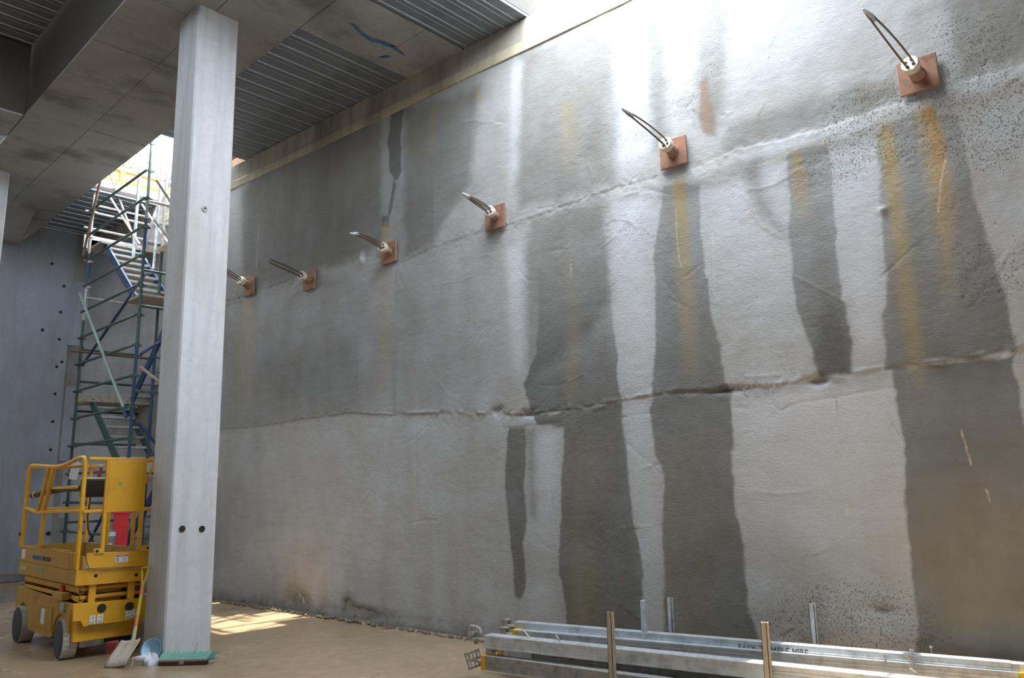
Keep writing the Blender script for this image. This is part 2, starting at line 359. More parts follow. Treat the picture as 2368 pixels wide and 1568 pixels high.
for i in range(60):
    u0, z0 = R.uniform(-.3, 11.8), R.uniform(.3, 6.6); a = R.uniform(-1.6, 1.6) if R.random() < .6 else R.choice((.15, .25, -.15))
    ln = R.uniform(.1, .6); cv = R.uniform(-.8, .8); pl = []
    for k in range(6): pl.append((u0, z0)); u0 += math.cos(a)*ln/5; z0 += math.sin(a)*ln/5; a += cv/5
    scr = np.minimum(scr, segdist(pl, .15))
for p in ([(1585,640),(1620,612)], [(1545,690),(1590,712)], [(1535,650),(1580,708)], [(1460,300),(1440,330)], [(1780,105),(1810,40)], [(1840,640),(1975,710)], [(2035,500),(2090,545)], [(1720,450),(1760,520),(1830,562)],
          [(1200,1340),(1220,1375)], [(2115,570),(2040,640)], [(1270,1120),(1290,1260)], [(650,470),(760,490)], [(1000,860),(1035,915)], [(960,980),(962,1150)]):
    scr = np.minimum(scr, segdist(L(*p), .15))
pitf = np.exp(-((Z-shi+.05)/.16)**2)*np.clip(fbm(U*1.1, Z*.3, 5)*3-1.0, 0, 1) + np.exp(-((Z-slo)/.10)**2)*np.clip(fbm(U*1.1, Z*.3, 9)*3-1.1, 0, 1) + .9*np.clip(fbm(U*.9, Z*.9, 31)*5-3.05, 0, 1)
for px, py, rr in ((1720,1450,.35),(1880,1440,.45),(1980,1470,.5),(2120,1480,.5),(700,1380,.35),(1330,1020,.2),(1540,1000,.2),(1400,1200,.3),(2090,260,.35),(2230,110,.6),(1480,100,.35),(1420,540,.35),(1950,250,.3),(2290,300,.5),(880,340,.1),(1950,330,.3),(1120,280,.2),(1330,350,.15),(600,480,.2),(1640,690,.1),(1900,760,.3),(2300,640,.3)):
    a, b = UZ(px, py); pitf += np.exp(-((U-a)**2+(Z-b)**2)/rr**2)*.8
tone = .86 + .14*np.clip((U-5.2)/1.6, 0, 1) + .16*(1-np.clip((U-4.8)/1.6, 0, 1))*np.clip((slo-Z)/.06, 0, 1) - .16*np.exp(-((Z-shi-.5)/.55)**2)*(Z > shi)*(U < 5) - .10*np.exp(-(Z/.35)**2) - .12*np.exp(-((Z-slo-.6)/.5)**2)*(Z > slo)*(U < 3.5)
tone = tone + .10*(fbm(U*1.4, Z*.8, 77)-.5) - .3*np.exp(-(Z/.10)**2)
for px, py, ru, rz, k_ in ((760,880,1.3,.7,.20),(900,740,1.,.5,.12),(640,850,1.,.8,.12),(1050,840,.8,.5,.12),(580,1150,.9,.9,.10),(650,1350,.8,.4,.12),(2250,1450,1.3,1.1,.16)):  # last spot darkens the lower right for the weaker daylight there
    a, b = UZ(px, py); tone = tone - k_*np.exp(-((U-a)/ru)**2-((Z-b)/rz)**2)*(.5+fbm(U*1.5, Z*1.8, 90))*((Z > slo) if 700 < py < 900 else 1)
# relief
H = .030*(fbm(U*.7, Z*.7, 1, 4)-.5) + .012*(fbm(U*4, Z*3, 11, 4)-.5) + .0035*(fbm(U*14, Z*24, 15, 3)-.5)
H += -.005*(Z < slo+.01*(fbm(U*6, Z*2, 20)-.5)) + (-.005+.013*np.clip((U-8)/1.2, 0, 1))*(Z < shi) + .012*np.exp(-((Z-shi+.12)/.10)**2)*np.clip((U-7.5), 0, 1)
H += .026*(fbm(U*18, Z*18, 23, 4)-.5)*np.exp(-((Z-slo)/.05)**2) + .016*(fbm(U*20, Z*20, 25, 4)-.55)*np.exp(-((Z-shi)/.07)**2)
H += .012*np.exp(-((Z-slo-.012)/.014)**2)*np.clip(fbm(U*5, Z*0+1, 35)-.45, 0, 1)*3
H -= .0045*np.exp(-(scr/.010)**2)*np.sign(np.sin(U*3.1)) + .0035*np.exp(-(crk/.012)**2)
H -= np.minimum(pitf, 1)*.005*np.clip(fbm(U*34, Z*34, 44, 3)-.55, 0, 1)*4
H += np.where(Z < .35, .045*np.exp(-(np.maximum(Z, 0)/.07)**2)*fbm(U*7, Z*6, 50), 0)
for px, py, ru, rz, dd in ((685,1385,.32,.16,.05),(800,1405,.10,.12,.08),(830,1420,.30,.07,.10),(1150,950,.10,.05,.03),(1220,957,.10,.04,.05),(1895,880,.08,.04,.06),(1680,903,.2,.03,.03),(2042,486,.03,.03,-.03),(2040,1410,.08,.03,.03),(838,600,.05,.1,-.06)):
    a, b = UZ(px, py); g = np.exp(-((U-a)/ru)**2-((Z-b)/rz)**2); H -= dd*g*(.4+1.2*fbm(U*18, Z*18, 70, 3))
    if dd > .02: tone -= .35*g
H *= (U > -.72)*(U < 12.15)
nr, nc = U.shape
X = WA[0]-WD[0]*U+WN[0]*H; Y = WA[1]-WD[1]*U+WN[1]*H
verts = np.stack([X, Y, Z], -1).reshape(-1, 3)
ii = np.arange(nr*nc).reshape(nr, nc)
faces = np.stack([ii[:-1, :-1], ii[1:, :-1], ii[1:, 1:], ii[:-1, 1:]], -1).reshape(-1, 4)
me = bpy.data.meshes.new('wall_right')
me.vertices.add(len(verts)); me.vertices.foreach_set('co', verts.ravel().astype(np.float32))
me.loops.add(faces.size); me.loops.foreach_set('vertex_index', faces.ravel().astype(np.int32))
me.polygons.add(len(faces)); me.polygons.foreach_set('loop_start', np.arange(0, faces.size, 4, dtype=np.int32))
me.polygons.foreach_set('use_smooth', np.ones(len(faces), bool)); me.update(calc_edges=True); me.validate()
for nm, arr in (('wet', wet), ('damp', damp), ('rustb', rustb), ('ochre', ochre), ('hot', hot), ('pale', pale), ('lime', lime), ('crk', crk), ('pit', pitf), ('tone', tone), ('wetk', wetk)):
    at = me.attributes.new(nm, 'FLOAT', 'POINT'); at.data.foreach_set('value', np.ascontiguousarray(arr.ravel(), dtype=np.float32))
def wall_mat():
    m, nt, bs = newmat('stained_wall_concrete'); N = NT(nt); v = N.coord()
    edge = N.math('SUBTRACT', N.math('ADD', N.math('MULTIPLY', N.noise(5, v, 5), .09), N.math('MULTIPLY', N.noise(45, v, 4), .022)), .056)
    wf = N.sstep(N.math('ADD', N.attr('wet'), edge), -.012, .03)
    df = N.sstep(N.math('ADD', N.attr('damp'), N.math('MULTIPLY', edge, 2.)), -.08, .12)
    mott = N.noise(2.2, v, 7, .6); sp = N.noise(60, v, 4, .7); hz = N.noise(2.0, N.coord((1, 1, .22)), 5, .6)
    hrz = N.noise(3, N.coord((.6, .6, 4)), 6, .6)
    c = N.mix(N.ramp(mott, [(.35, 0.), (.65, 1.)]), (.47, .475, .475), (.40, .39, .37))
    c = N.mix(N.ramp(hz, [(.45, 0.), (.7, .5)]), c, (.35, .325, .285))
    c = N.mix(N.ramp(hrz, [(.5, 0.), (.75, .35)]), c, (.31, .28, .235))
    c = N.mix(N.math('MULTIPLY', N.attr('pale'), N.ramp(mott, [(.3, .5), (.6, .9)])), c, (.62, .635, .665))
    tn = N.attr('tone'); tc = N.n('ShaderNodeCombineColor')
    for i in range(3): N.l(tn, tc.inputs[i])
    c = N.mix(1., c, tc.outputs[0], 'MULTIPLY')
    c = N.mix(N.math('MULTIPLY', df, .95), c, N.mix(1., c, (.60, .585, .555), 'MULTIPLY'))
    wetc = N.mix(N.ramp(N.noise(2.6, v, 6, .6), [(.35, 0.), (.7, 1.)]), (.44, .445, .44), (.36, .355, .33))
    wetc = N.mix(N.ramp(N.noise(1.6, N.coord((1.3, 1.3, .5)), 6, .65), [(.5, 0.), (.75, .38)]), wetc, (.42, .37, .27))
    c = N.mix(N.math('MULTIPLY', wf, N.attr('wetk')), c, N.mix(1., c, wetc, 'MULTIPLY'))
    oc = N.math('MULTIPLY', N.attr('ochre'), N.ramp(N.noise(9, N.coord((1, 1, .3)), 5), [(.3, .55), (.6, .95)]))
    c = N.mix(oc, c, (.40, .285, .10))
    c = N.mix(N.math('MULTIPLY', N.attr('hot'), .75), c, (.46, .22, .05))
    c = N.mix(N.math('MULTIPLY', N.sstep(N.math('ADD', N.attr('rustb'), edge), -.01, .05), .65), c, (.25, .15, .09))
    lm = N.n('ShaderNodeMapRange'); lm.inputs['From Min'].default_value = .004; lm.inputs['From Max'].default_value = .017; lm.inputs['To Min'].default_value = 1; lm.inputs['To Max'].default_value = 0
    N.l(N.math('ADD', N.attr('lime'), N.math('MULTIPLY', N.noise(25, v, 3), .012)), lm.inputs['Value'])
    c = N.mix(N.math('MULTIPLY', lm.outputs[0], .8), c, (.72, .62, .46))
    cm = N.n('ShaderNodeMapRange'); cm.inputs['From Min'].default_value = .006; cm.inputs['From Max'].default_value = .014; cm.inputs['To Min'].default_value = 1; cm.inputs['To Max'].default_value = 0
    N.l(N.math('ADD', N.attr('crk'), N.math('MULTIPLY', N.noise(18, v, 3), .012)), cm.inputs['Value'])
    c = N.mix(N.math('MULTIPLY', cm.outputs[0], .55), c, (.14, .13, .12))
    # honeycombing: small irregular pits
    pn = N.noise(58, v, 3, .6)
    thr = N.math('SUBTRACT', .80, N.math('MULTIPLY', N.math('MINIMUM', N.attr('pit'), 1.), .225))
    pm = N.sstep(N.math('SUBTRACT', pn, thr), 0., .035)
    pb = N.sstep(N.math('SUBTRACT', N.noise(30, v, 2, .5), .75), 0., .03)
    pm = N.math('MAXIMUM', pm, pb)
    c = N.mix(N.math('MULTIPLY', pm, .62), c, (.12, .09, .065))
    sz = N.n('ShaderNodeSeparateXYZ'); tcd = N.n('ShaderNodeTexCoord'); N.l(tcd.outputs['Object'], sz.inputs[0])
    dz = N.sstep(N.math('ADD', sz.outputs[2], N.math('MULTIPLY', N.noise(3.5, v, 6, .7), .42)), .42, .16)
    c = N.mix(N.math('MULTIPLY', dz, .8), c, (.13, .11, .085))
    c = N.mix(N.ramp(sp, [(.45, 0.), (.8, .22)]), c, (.2, .19, .175))
    N.l(c, bs.inputs['Base Color'])
    rr = N.mix(wf, .86, .5); N.l(rr, bs.inputs['Roughness'])
    bs.inputs['Specular IOR Level'].default_value = .35
    p = N.bump(N.noise(130, v, 4, .6), .35, .004, None)
    p = N.bump(N.noise(26, N.coord((1, 1, 2.2)), 5, .6), .45, .010, None, p)
    N.bump(N.math('SUBTRACT', 1., pm), .8, .012, bs, p)
    return m
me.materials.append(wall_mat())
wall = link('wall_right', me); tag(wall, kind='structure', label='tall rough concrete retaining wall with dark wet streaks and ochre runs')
# solid body behind the face
mb = MB(); n0 = len(mb.v); mb.box((0, 0, -.3), (.6, 23.5, 6.98))
ang = math.atan2(WD[1], WD[0])-math.pi/2
Mw = Matrix.Translation(WP(16.6, 0, -.06)) @ Matrix.Rotation(ang, 4, 'Z')
mb.xf(Mw); mb.build('wall_core', M_BRICKEARTH, wall, smooth=False)
# capping beam, two bands
mb = MB(); mb.box((-.06, 0, 7.13), (.55, 23.5, 7.44)); mb.xf(Mw)
cap = mb.build('trim_1', M_CAP, None, bevel=.008); tag(cap, kind='structure', label='weathered concrete capping beam along the top of the wall')
mb = MB(); mb.box((-.075, 0, 6.985), (.50, 23.5, 7.128)); mb.xf(Mw); mb.build('capping_lip', M_CAPLIP, cap, bevel=.008)

# ------------------------------------------------------------------ floor
mb = MB(); mb.box((-9, -6, -.25), (7.5, 18.9, 0)); fl = mb.build('floor', M_FLOOR, smooth=False); tag(fl, kind='structure', label='wet brown mud covered floor')

# ------------------------------------------------------------------ back wall
BY = 18.5
mb = MB(); mb.box((-9, BY, -.1), (5.32, BY+.4, 7.7)); bw = mb.build('wall_back', M_BACK, smooth=False); tag(bw, kind='structure', label='smooth grey concrete wall behind the scaffold tower')
def ragged(x0, x1, z0, z1, y0, y1, seed, amp=.03):
    r = random.Random(seed); n = 14
    Lf = [(x0+r.uniform(-amp, amp), z0+(z1-z0)*i/n) for i in range(n+1)]
    return MB().prism([(x1, z0)]+[(x1, z1)]+Lf[::-1], 'y', y0, y1)
ragged(5.28, 6.7, -.1, 7.7, BY+.02, BY+.4, 4, .05).build('rough_wall_strip', M_BACKR, bw, smooth=False)
ragged(5.30, 5.95, 4.9, 6.35, BY-.02, BY+.05, 8, .012).build('wall_patch', M_BACK, bw, smooth=False)
ragged(5.36, 5.92, 2.4, 4.0, BY-.012, BY+.05, 9, .012).build('wall_patch', M_BACK, bw, smooth=False)
ragged(5.45, 5.80, 1.2, 2.3, BY-.01, BY+.05, 12, .02).build('wall_patch', M_BACK, bw, smooth=False)
for px, py in ((148,662),(140,722),(98,763),(137,785),(143,837),(131,848),(127,911),(122,975),(117,1040),(49,1235),(112,1234),(120,610)):
    q = on_plane(px, py, (0, BY, 0), (0, 1, 0))
    MB().lathe((q.x, BY-.008, q.z), (0, 1, 0), [(0, .045), (.012, .045)] if py > 1200 else [(0, .03), (.012, .03)], 12).build('tie_hole', M_HOLE, bw)
mb = MB(); mb.box((4.0, BY-.25, 0), (6.0, BY, .18)); mb.build('kicker', M_BACKR, bw, bevel=.02)

# ------------------------------------------------------------------ columns and beams
def column(base, top, w, d, zt, label, name='concrete_column'):
    (x0, y0), (x1, y1) = base, top
    e = empty(name, (x0+w/2, y0+d/2, 0), label, 'column')
    c = .018; mb = MB()
    def ring(x, y, z): return [(x+c,y,z),(x+w-c,y,z),(x+w,y+c,z),(x+w,y+d-c,z),(x+w-c,y+d,z),(x+c,y+d,z),(x,y+d-c,z),(x,y+c,z)]
    v = ring(x0, y0, -.02)+ring(x1, y1, zt); f = [(i, (i+1) % 8, (i+1) % 8+8, i+8) for i in range(8)]+[tuple(range(8))[::-1], tuple(range(8, 16))]
    mb.add(v, f); mb.build('shaft', M_COLUMN, e, smooth=False)
    return e
cA = column((3.552, 8.40), (3.495, 8.40), .505, .53, ZS+.05, 'square pale concrete column in front of the yellow lift')
for px, py in ((421,1223),(467,1223)):
    q = on_plane(px, py, (0, 8.4, 0), (0, 1, 0)); MB().lathe((q.x, 8.393, q.z), (0, 1, 0), [(0, .034), (.012, .032)], 14).build('tie_hole', M_HOLE, cA)
q = on_plane(473, 483, (0, 8.4, 0), (0, 1, 0))
MB().path([(q.x+.03*math.cos(a), 8.392, q.z+.03*math.sin(a)) for a in [i*math.pi/6 for i in range(13)]], .007, 6).build('cast_ring', M_COLUMN, cA)
MB().lathe((q.x, 8.39, q.z), (0, 1, 0), [(0, .008), (.012, .008)], 8).build('tie_hole', M_HOLE, cA)
for px, py, w, h in ((412,1288,.11,.025),(455,1283,.16,.03),(420,1395,.2,.05),(475,1385,.12,.06)):
    q = on_plane(px, py, (0, 8.4, 0), (0, 1, 0))
column((2.78, 15.6), (2.78, 15.6), .52, .6, ZS+.05, 'concrete column at the far left edge under the beam')

BX0, BX1 = 2.85, 4.60
def panelled(parent, xs, ys, z, th=.02, mat=M_SOFFIT, seed=1):
    r = random.Random(seed); g = .0025
    for xa, xb in zip(xs[:-1], xs[1:]):
        for ya, yb in zip(ys[:-1], ys[1:]):
            dz = r.uniform(-.004, .004)
            MB().box((xa+g, ya+g, z+dz), (xb-g, yb-g, z+.05)).build('soffit_panel', mat, parent, bevel=.004, smooth=False)
e = empty('concrete_beam', (3.7, 8, ZS), 'broad flat concrete beam on the square column, running to the back wall', 'beam')
MB().box((BX0+.002, 5.83, ZS+.03), (BX1-.002, BY, 8.75)).build('beam_body', M_BEAMSHADE, e, smooth=False)
panelled(e, [BX0, 3.70, BX1], [5.83, 7.3, 8.7, 10.05, 11.4, 12.8, 14.5, 16.2, 17.4], ZS)
panelled(e, [BX0, 3.70, BX1], [17.4, 18.48], ZS, seed=4)
MB().prism([(17.2, ZS+.02), (BY-.01, ZS+.02), (BY-.01, 6.92), (18.2, 6.92)], 'x', 2.9, 4.17).build('haunch', M_SOFFIT, e, smooth=False)
MB().prism([(4.165, ZS+.01), (4.62, ZS+.01), (4.165, 6.93)], 'y', 18.0, BY-.01).build('haunch', M_SOFFIT, e, smooth=False)
e = empty('concrete_beam', (5.5, 7.4, ZS), 'flat concrete cross beam with blue spray marks, ending on the stained wall', 'beam')
MB().box((BX1+.004, 6.93, ZS+.03), (6.62, 8.0, 8.6)).build('beam_body', M_BEAMSHADE, e, smooth=False)
panelled(e, [BX1+.01, 5.75, 6.42], [6.93, 8.0], ZS, seed=2)
def ribbon(pts, w, z):
    mb = MB(); pts = [Vector((p.x, p.y, 0)) for p in pts]; Lf = []; Rt = []
    for i, p in enumerate(pts):
        d = (pts[min(i+1, len(pts)-1)]-pts[max(i-1, 0)]).normalized(); nn = Vector((-d.y, d.x, 0)); ww = w[i]
        Lf.append(p+nn*ww); Rt.append(p-nn*ww)
    v = [(p.x, p.y, z) for p in Lf+Rt]; n = len(pts)
    return mb.add(v+[(a, b, z+.003) for a, b, c in v], [(i, i+1, i+1+n, i+n) for i in range(n-1)]+[(i+2*n, i+1+2*n, i+1+3*n, i+3*n) for i in range(n-1)])
ribbon([on_z(x, y, ZS-.008) for x, y in ((810,55),(822,63),(836,78),(850,88),(862,94),(880,98),(900,106),(915,108))], [.008,.02,.02,.028,.03,.035,.03,.01], ZS-.008).build('spray_mark', M_PAINTBLUE, e, smooth=False)
ribbon([on_z(x, y, ZS-.008) for x, y in ((878,134),(890,132),(903,131))], [.012,.022,.01], ZS-.008).build('spray_mark', M_PAINTBLUE, e, smooth=False)
ribbon([on_z(x, y, ZS-.008) for x, y in ((905,106),(920,118),(935,128))], [.03,.02,.006], ZS-.008).build('spray_mark', M_PAINTBLUE, e, smooth=False)
e = empty('concrete_beam', (0, 13.5, ZS), 'dark concrete cross beam in the left bay', 'beam')
MB().box((-9, 12.99, ZS+.03), (BX0-.002, 14.0, 8.9)).build('beam_body', M_BEAMSHADE, e, smooth=False)
panelled(e, [-9, -5, -1, 1, BX0-.01], [13.0, 14.0], ZS, seed=3)

# ------------------------------------------------------------------ ceiling of ribbed decking
mb = MB()
slabs = [((BX1, 5.83), (7.2, 6.93)), ((BX1, 8.0), (7.2, 12.25)), ((BX1, 15.5), (7.2, BY+.4))]
for (a, b), (c, d) in slabs: mb.box((a, b, ZS+.06), (c, d, ZS+(.12 if b > 15 else .30)))
for (a, b), (c, d) in [((-9, 5.83), (BX0, 13.0)), ((-9, 14.0), (-1.2, 18.9)), ((-1.2, 14.0), (.5, 15.2)), ((-1.2, 17.8), (.5, 18.9)), ((.5, 14.0), (BX0, 18.9))]: mb.box((a, b, 8.62), (c, d, 8.85))
mb.box((-9, -6.2, 7.6), (7.2, 1.9, 7.85)); mb.box((-9, 1.9, 7.6), (3.6, 5.83, 7.85))
ce = mb.build('ceiling', M_BEAMSHADE, smooth=False); tag(ce, kind='structure', label='concrete floor slab cast on ribbed metal decking')
deck_cache = {}
def deck_strips(x0, x1, y0, y1, z, pitch=.29):
    y = y0
    while y < y1-.02:
        w = min(pitch, y1-y); key = (round(x0, 2), round(x1, 2), round(w, 3), z)
        if key not in deck_cache:
            pr = [(0, .03), (0, .0), (.006, -.003), (.010, .006), (w*.66, .006), (w*.66+.003, -.006), (w*.66+.009, -.006), (w*.66+.012, .006), (w-.004, .006), (w-.004, .03)]
            m = MB().prism(pr, 'x', x0, x1); me_ = bpy.data.meshes.new('deck_strip'); me_.from_pydata(m.v, [], m.f); bmfix(me_)
            me_.materials.append(M_DECK); me_.materials.append(M_DECKRIB)
            for p_ in me_.polygons:
                ys_ = [me_.vertices[i].co.y for i in p_.vertices]; zs_ = [me_.vertices[i].co.z for i in p_.vertices]
                if len(p_.vertices) == 4 and max(zs_) < .0061 and (max(ys_)-min(ys_)) < .0075 and min(zs_) < -.002: p_.material_index = 1
            deck_cache[key] = me_
        o = bpy.data.objects.new('deck_strip', deck_cache[key]); col.objects.link(o); o.parent = ce; o.location = (0, y, z)
        y += pitch
deck_strips(BX1+.01, 6.60, 5.83, 6.92, ZS+.02, .22)
deck_strips(BX1+.01, 6.50, 8.02, 12.25, ZS+.02)
deck_strips(BX1+.01, 6.20, 15.5, BY, ZS+.02)
deck_strips(-2.0, BX0-.01, 9.2, 12.98, 8.58)
# timber infill beside the opening
e = empty('timber_infill', (5.5, 12.2, ZS+.1), 'brown timber infill board at the edge of the stair opening', 'board')
MB().box((5.45, 12.26, ZS+.12), (6.02, 12.62, ZS+.16)).build('board', M_PLY, e, smooth=False)
MB().box((5.45, 12.255, ZS+.05), (6.0, 12.30, ZS+.12)).build('batten', M_PLY, e, smooth=False)

e = empty('timber_hoarding', (6.14, 13.2, ZS), 'dark brown timber hoarding on the wall top beside the stair opening', 'hoarding')
for i in range(2): MB().box((6.10, 12.3+i*.45, ZS+.04), (6.14, 12.74+i*.45, ZS+1.1)).build('board', M_PLY, e, bevel=.003, smooth=False)

# ------------------------------------------------------------------ ground anchors in the wall
def bez(a, b, c, d, n=10):
    return [a*(1-t)**3+b*3*t*(1-t)**2+c*3*t*t*(1-t)+d*t**3 for t in [i/n for i in range(n+1)]]
WNv = Vector(WN); WDv = Vector(WD)
anch = [  # plate centre px, head px, tip px, tape, rotate, label, plunge
 ((582,664), (556,648), (470,596), 0, 0, 'rusty anchor plate nearest the column, strands running behind the column', 4),
 ((721,650), (697,637), (623,603), 0, 0, 'rusty wall anchor with long bare untaped strands, second from the column', 4),
 ((905,586), (884,571), (812,540), 1, 0, 'rusty wall anchor with drooping taped strands beside the vertical wall joint', 4),
 ((1150,505), (1131,488), (1071,448), 1, 0, 'bright orange wall anchor with taped straight strands, above the pale streak', 4),
 ((1562,356), (1538,332), (1441,253), 1, 1, 'rusty wall anchor above the single yellow streak in the middle of the wall', 3),
 ((2126,178), (2104,148), (2000,25), 1, 2, 'large rust red wall anchor at the upper right with two strands', 2)]
for k, (pc, ph, pt, tape, rot, lab, ns) in enumerate(anch):
    u, z = UZ(*pc); c = WP(u, z, .012); p = WP(u, z, .0)
    e = empty('wall_anchor', c, lab, 'anchor', None)
    mb = MB(); t = .028; h = .15; tl = [0, .02, -.03, .015, .0, .0][k]
    Mx = Matrix.Translation(c+WNv*.03) @ Matrix(((WDv.x, 0, WNv.x, 0), (WDv.y, 0, WNv.y, 0), (0, 1, 0, 0), (0, 0, 0, 1))) @ Matrix.Rotation(tl, 4, 'Z')
    mb.box((-h, -h, -t/2), (h, h, t/2), Mx); mb.build('bearing_plate', M_RUST, e, bevel=.003, smooth=False)
    hd = on_plane(*ph, WP(u, z, .24), WN); base = c+WNv*.02; d = (hd-base).normalized()
    Lh = (hd-base).length
    MB().lathe(base-d*.01, d, [(0, .062), (.03, .064), (Lh-.05, .052), (Lh-.02, .052)], 18).build('pipe_sleeve', M_RUSTP, e)
    ho = MB().lathe(hd-d*.06, d, [(0, .05), (0, .066), (.010, .069), (.065, .069), (.072, .065), (.072, .02)], 22).build('anchor_head', M_HEAD, e)
    a = d.cross(Vector((0, 0, 1))).normalized(); b = a.cross(d)
    for i in range(4):
        an = i*math.pi/2+.5; MB().lathe(hd+d*.010+(a*math.cos(an)+b*math.sin(an))*.033, d, [(0, .013), (.006, .012)], 8).build('wedge', M_HOLE, ho)
    out = [.75, .75, .72, .70, .80, .80][k]
    tip = on_plane(*pt, WP(u, z, .24+out*.8), WN)
    for i in range(ns):
        an = i*2*math.pi/ns+.5+k; off = (a*math.cos(an)+b*math.sin(an))*.032
        s0 = hd+off; droop = [0, 0, .10, 0, .02, .05][k]
        chord = tip-s0
        mid1 = s0+d*chord.length*.35+off*.1; mid2 = s0+chord*.68+Vector((0, 0, droop*.6))+off*(.6 if tape else 1.1)
        MB().path(bez(s0, mid1, mid2, tip+off*(.15 if tape else .9)), .0085, 6).build('strand', M_STRAND, e)
    if tape:
        ch = (tip-hd); t0 = tip-ch*.22+Vector((0, 0, [0, 0, .035, 0, .012, .03][k]))
        MB().path([t0, t0*.6+tip*.4, tip*.75+t0*.25, tip, tip+ch*.04], [.022, .024, .018, .014, .004], 8).build('tape_wrap', M_TAPE, e)
    u2 = k

# ------------------------------------------------------------------ yellow scissor lift
X0, X1, Y0, Y1 = 2.90, 3.64, 9.12, 11.18
E = empty('scissor_lift', ((X0+X1)/2, (Y0+Y1)/2, 0), 'small yellow scissor lift with caged platform beside the square column', 'lift')
def B(name, a, b, mat=M_YEL, bev=.006, par=None): return MB().box(a, b).build(name, mat, par or E, bevel=bev, smooth=False)
ch = MB().box((X0+.03, Y0+.05, .18), (X1-.03, Y1-.03, .56)).build('chassis', M_YEL, E, bevel=.01, smooth=False)
def arch(y, r=.26, n=8): return [(y+r*math.cos(t), .2+r*math.sin(t)) for t in [math.pi*i/n for i in range(n+1)]]
side = [(Y0+.10, .57), (Y0+.10, .40)]+[(p, q) for p, q in reversed(arch(Y0+.36, .25))][0:]+[(Y0+.68, .17), (Y1-.62, .17)]+[(p, q) for p, q in reversed(arch(Y1-.34, .25))]+[(Y1, .40), (Y1, .61)]
side = [(max(Y0+.02, p), q) for p, q in side]
MB().prism(side, 'x', X0, X0+.03).build('side_skirt', M_YELD, E, smooth=False)
MB().prism(side, 'x', X1-.03, X1).build('side_skirt', M_YELD, E, smooth=False)
bp = MB().prism([(X0-.01, .58), (X1+.01, .555), (X1+.01, .335), (3.06, .345), (3.03, .335), (3.0, .345), (2.985, .375), (2.97, .40), (X0, .40)], 'y', Y0-.02, Y0+.015).build('end_plate', M_YEL, E, bevel=.005, smooth=False)
for x, z, r in ((3.17, .505, .046), (3.45, .49, .046)): MB().lathe((x, Y0-.024, z), (0, 1, 0), [(0, r), (.006, r)], 20).build('plate_hole', M_HOLE, bp)
for x, z in ((3.085, .40), (3.16, .40), (3.445, .405), (3.51, .41)):
    d_ = MB().box((x-.028, Y0-.026, z-.043), (x+.028, Y0-.021, z+.043)).build('hook_decal', M_WHITE, bp, smooth=False)
    ring = [(x+.014*math.cos(a), Y0-.028, z-.018+.016*math.sin(a)) for a in [math.pi*.9+i*math.pi*1.3/8 for i in range(9)]]
    MB().path(ring, .003, 5).build('hook_symbol', M_DARKPRINT, bp)
    MB().path([(x-.006, Y0-.028, z+.012), (x+.004, Y0-.028, z+.03), (x+.012, Y0-.028, z+.022), (x+.004, Y0-.028, z+.008)], .0025, 5).build('hook_symbol', M_DARKPRINT, bp)
# side details
MB().box((X0-.012, 9.75, .25), (X0+.01, 10.35, .50)).build('side_cover', M_YELD, E, bevel=.006, smooth=False)
MB().box((X0-.018, 9.98, .29), (X0-.008, 10.10, .45)).build('data_decal', M_STICK, E, smooth=False)
MB().box((X0-.03, 9.42, .585), (X0+.10, 9.75, .66)).build('battery_box', M_YELD, E, bevel=.01, smooth=False)
MB().box((X0-.02, 9.36, .47), (X0+.02, 9.50, .56)).build('charger_socket', M_GALVD, E, bevel=.01, smooth=False)
MB().box((3.05, 9.3, .12), (3.55, 9.9, .22)).build('drive_unit', M_BLACK, E, bevel=.02, smooth=False)
MB().box((3.02, 9.25, .10), (3.28, 9.4, .28)).build('axle_cover', M_GALVD, E, bevel=.03, smooth=False)
# wheels
def wheel(x, y, w=.15, r=.205, steer=0):
    C = Vector((x, y, r-.005)); ax = Vector((math.cos(steer), math.sin(steer), 0))
    t = MB().lathe(C-ax*w/2, ax, [(0, r*.80), (.006, r*.96), (.02, r), (w-.02, r), (w-.006, r*.96), (w, r*.80), (w, r*.5)], 40).build('wheel', M_TYRE, E)
    MB().lathe(C-ax*(w/2+.004), ax, [(0, .02), (-.004, r*.5), (0, r*.8), (.008, r*.955), (.02, r*.955)], 32).build('wheel_side', M_TYRES, t)
    for i in range(26):
        a = 2*math.pi*i/26
        for s in (-1, 1):
            p = lambda da, h: C + ax*h + Vector((-ax.y*0, 0, 0)) + (Vector((-ax.y, ax.x, 0))*math.cos(a+da)+Vector((0, 0, 1))*math.sin(a+da))*(r+.003)
            pass
    tr = MB()
    for i in range(26):
        a = 2*math.pi*i/26; T = Vector((-ax.y, ax.x, 0))
        for h0, h1, d0 in ((-w*.46, -w*.05, .0), (.0, w*.46, .10)):
            def pt(da, h, rr): return C+ax*h+(T*math.cos(a+da)+Vector((0, 0, 1))*math.sin(a+da))*rr
            q = [pt(d0, h0, r+.004), pt(d0+.18, h0, r+.004), pt(d0+.18+.06, h1, r+.004), pt(d0+.06, h1, r+.004)]
            lo = [pt(d0, h0, r-.006), pt(d0+.18, h0, r-.006), pt(d0+.24, h1, r-.006), pt(d0+.06, h1, r-.006)]
            tr.add(q+lo, [(0,1,2,3),(0,4,5,1),(1,5,6,2),(2,6,7,3),(3,7,4,0)])
    tg = tr.build('tread_blocks', M_TYRE, t, smooth=False); tg['kind'] = 'stuff'
    return t
wheel(2.945, 9.42, steer=-.08); wheel(2.925, 10.86); wheel(3.62, 9.44); wheel(3.62, 10.86)
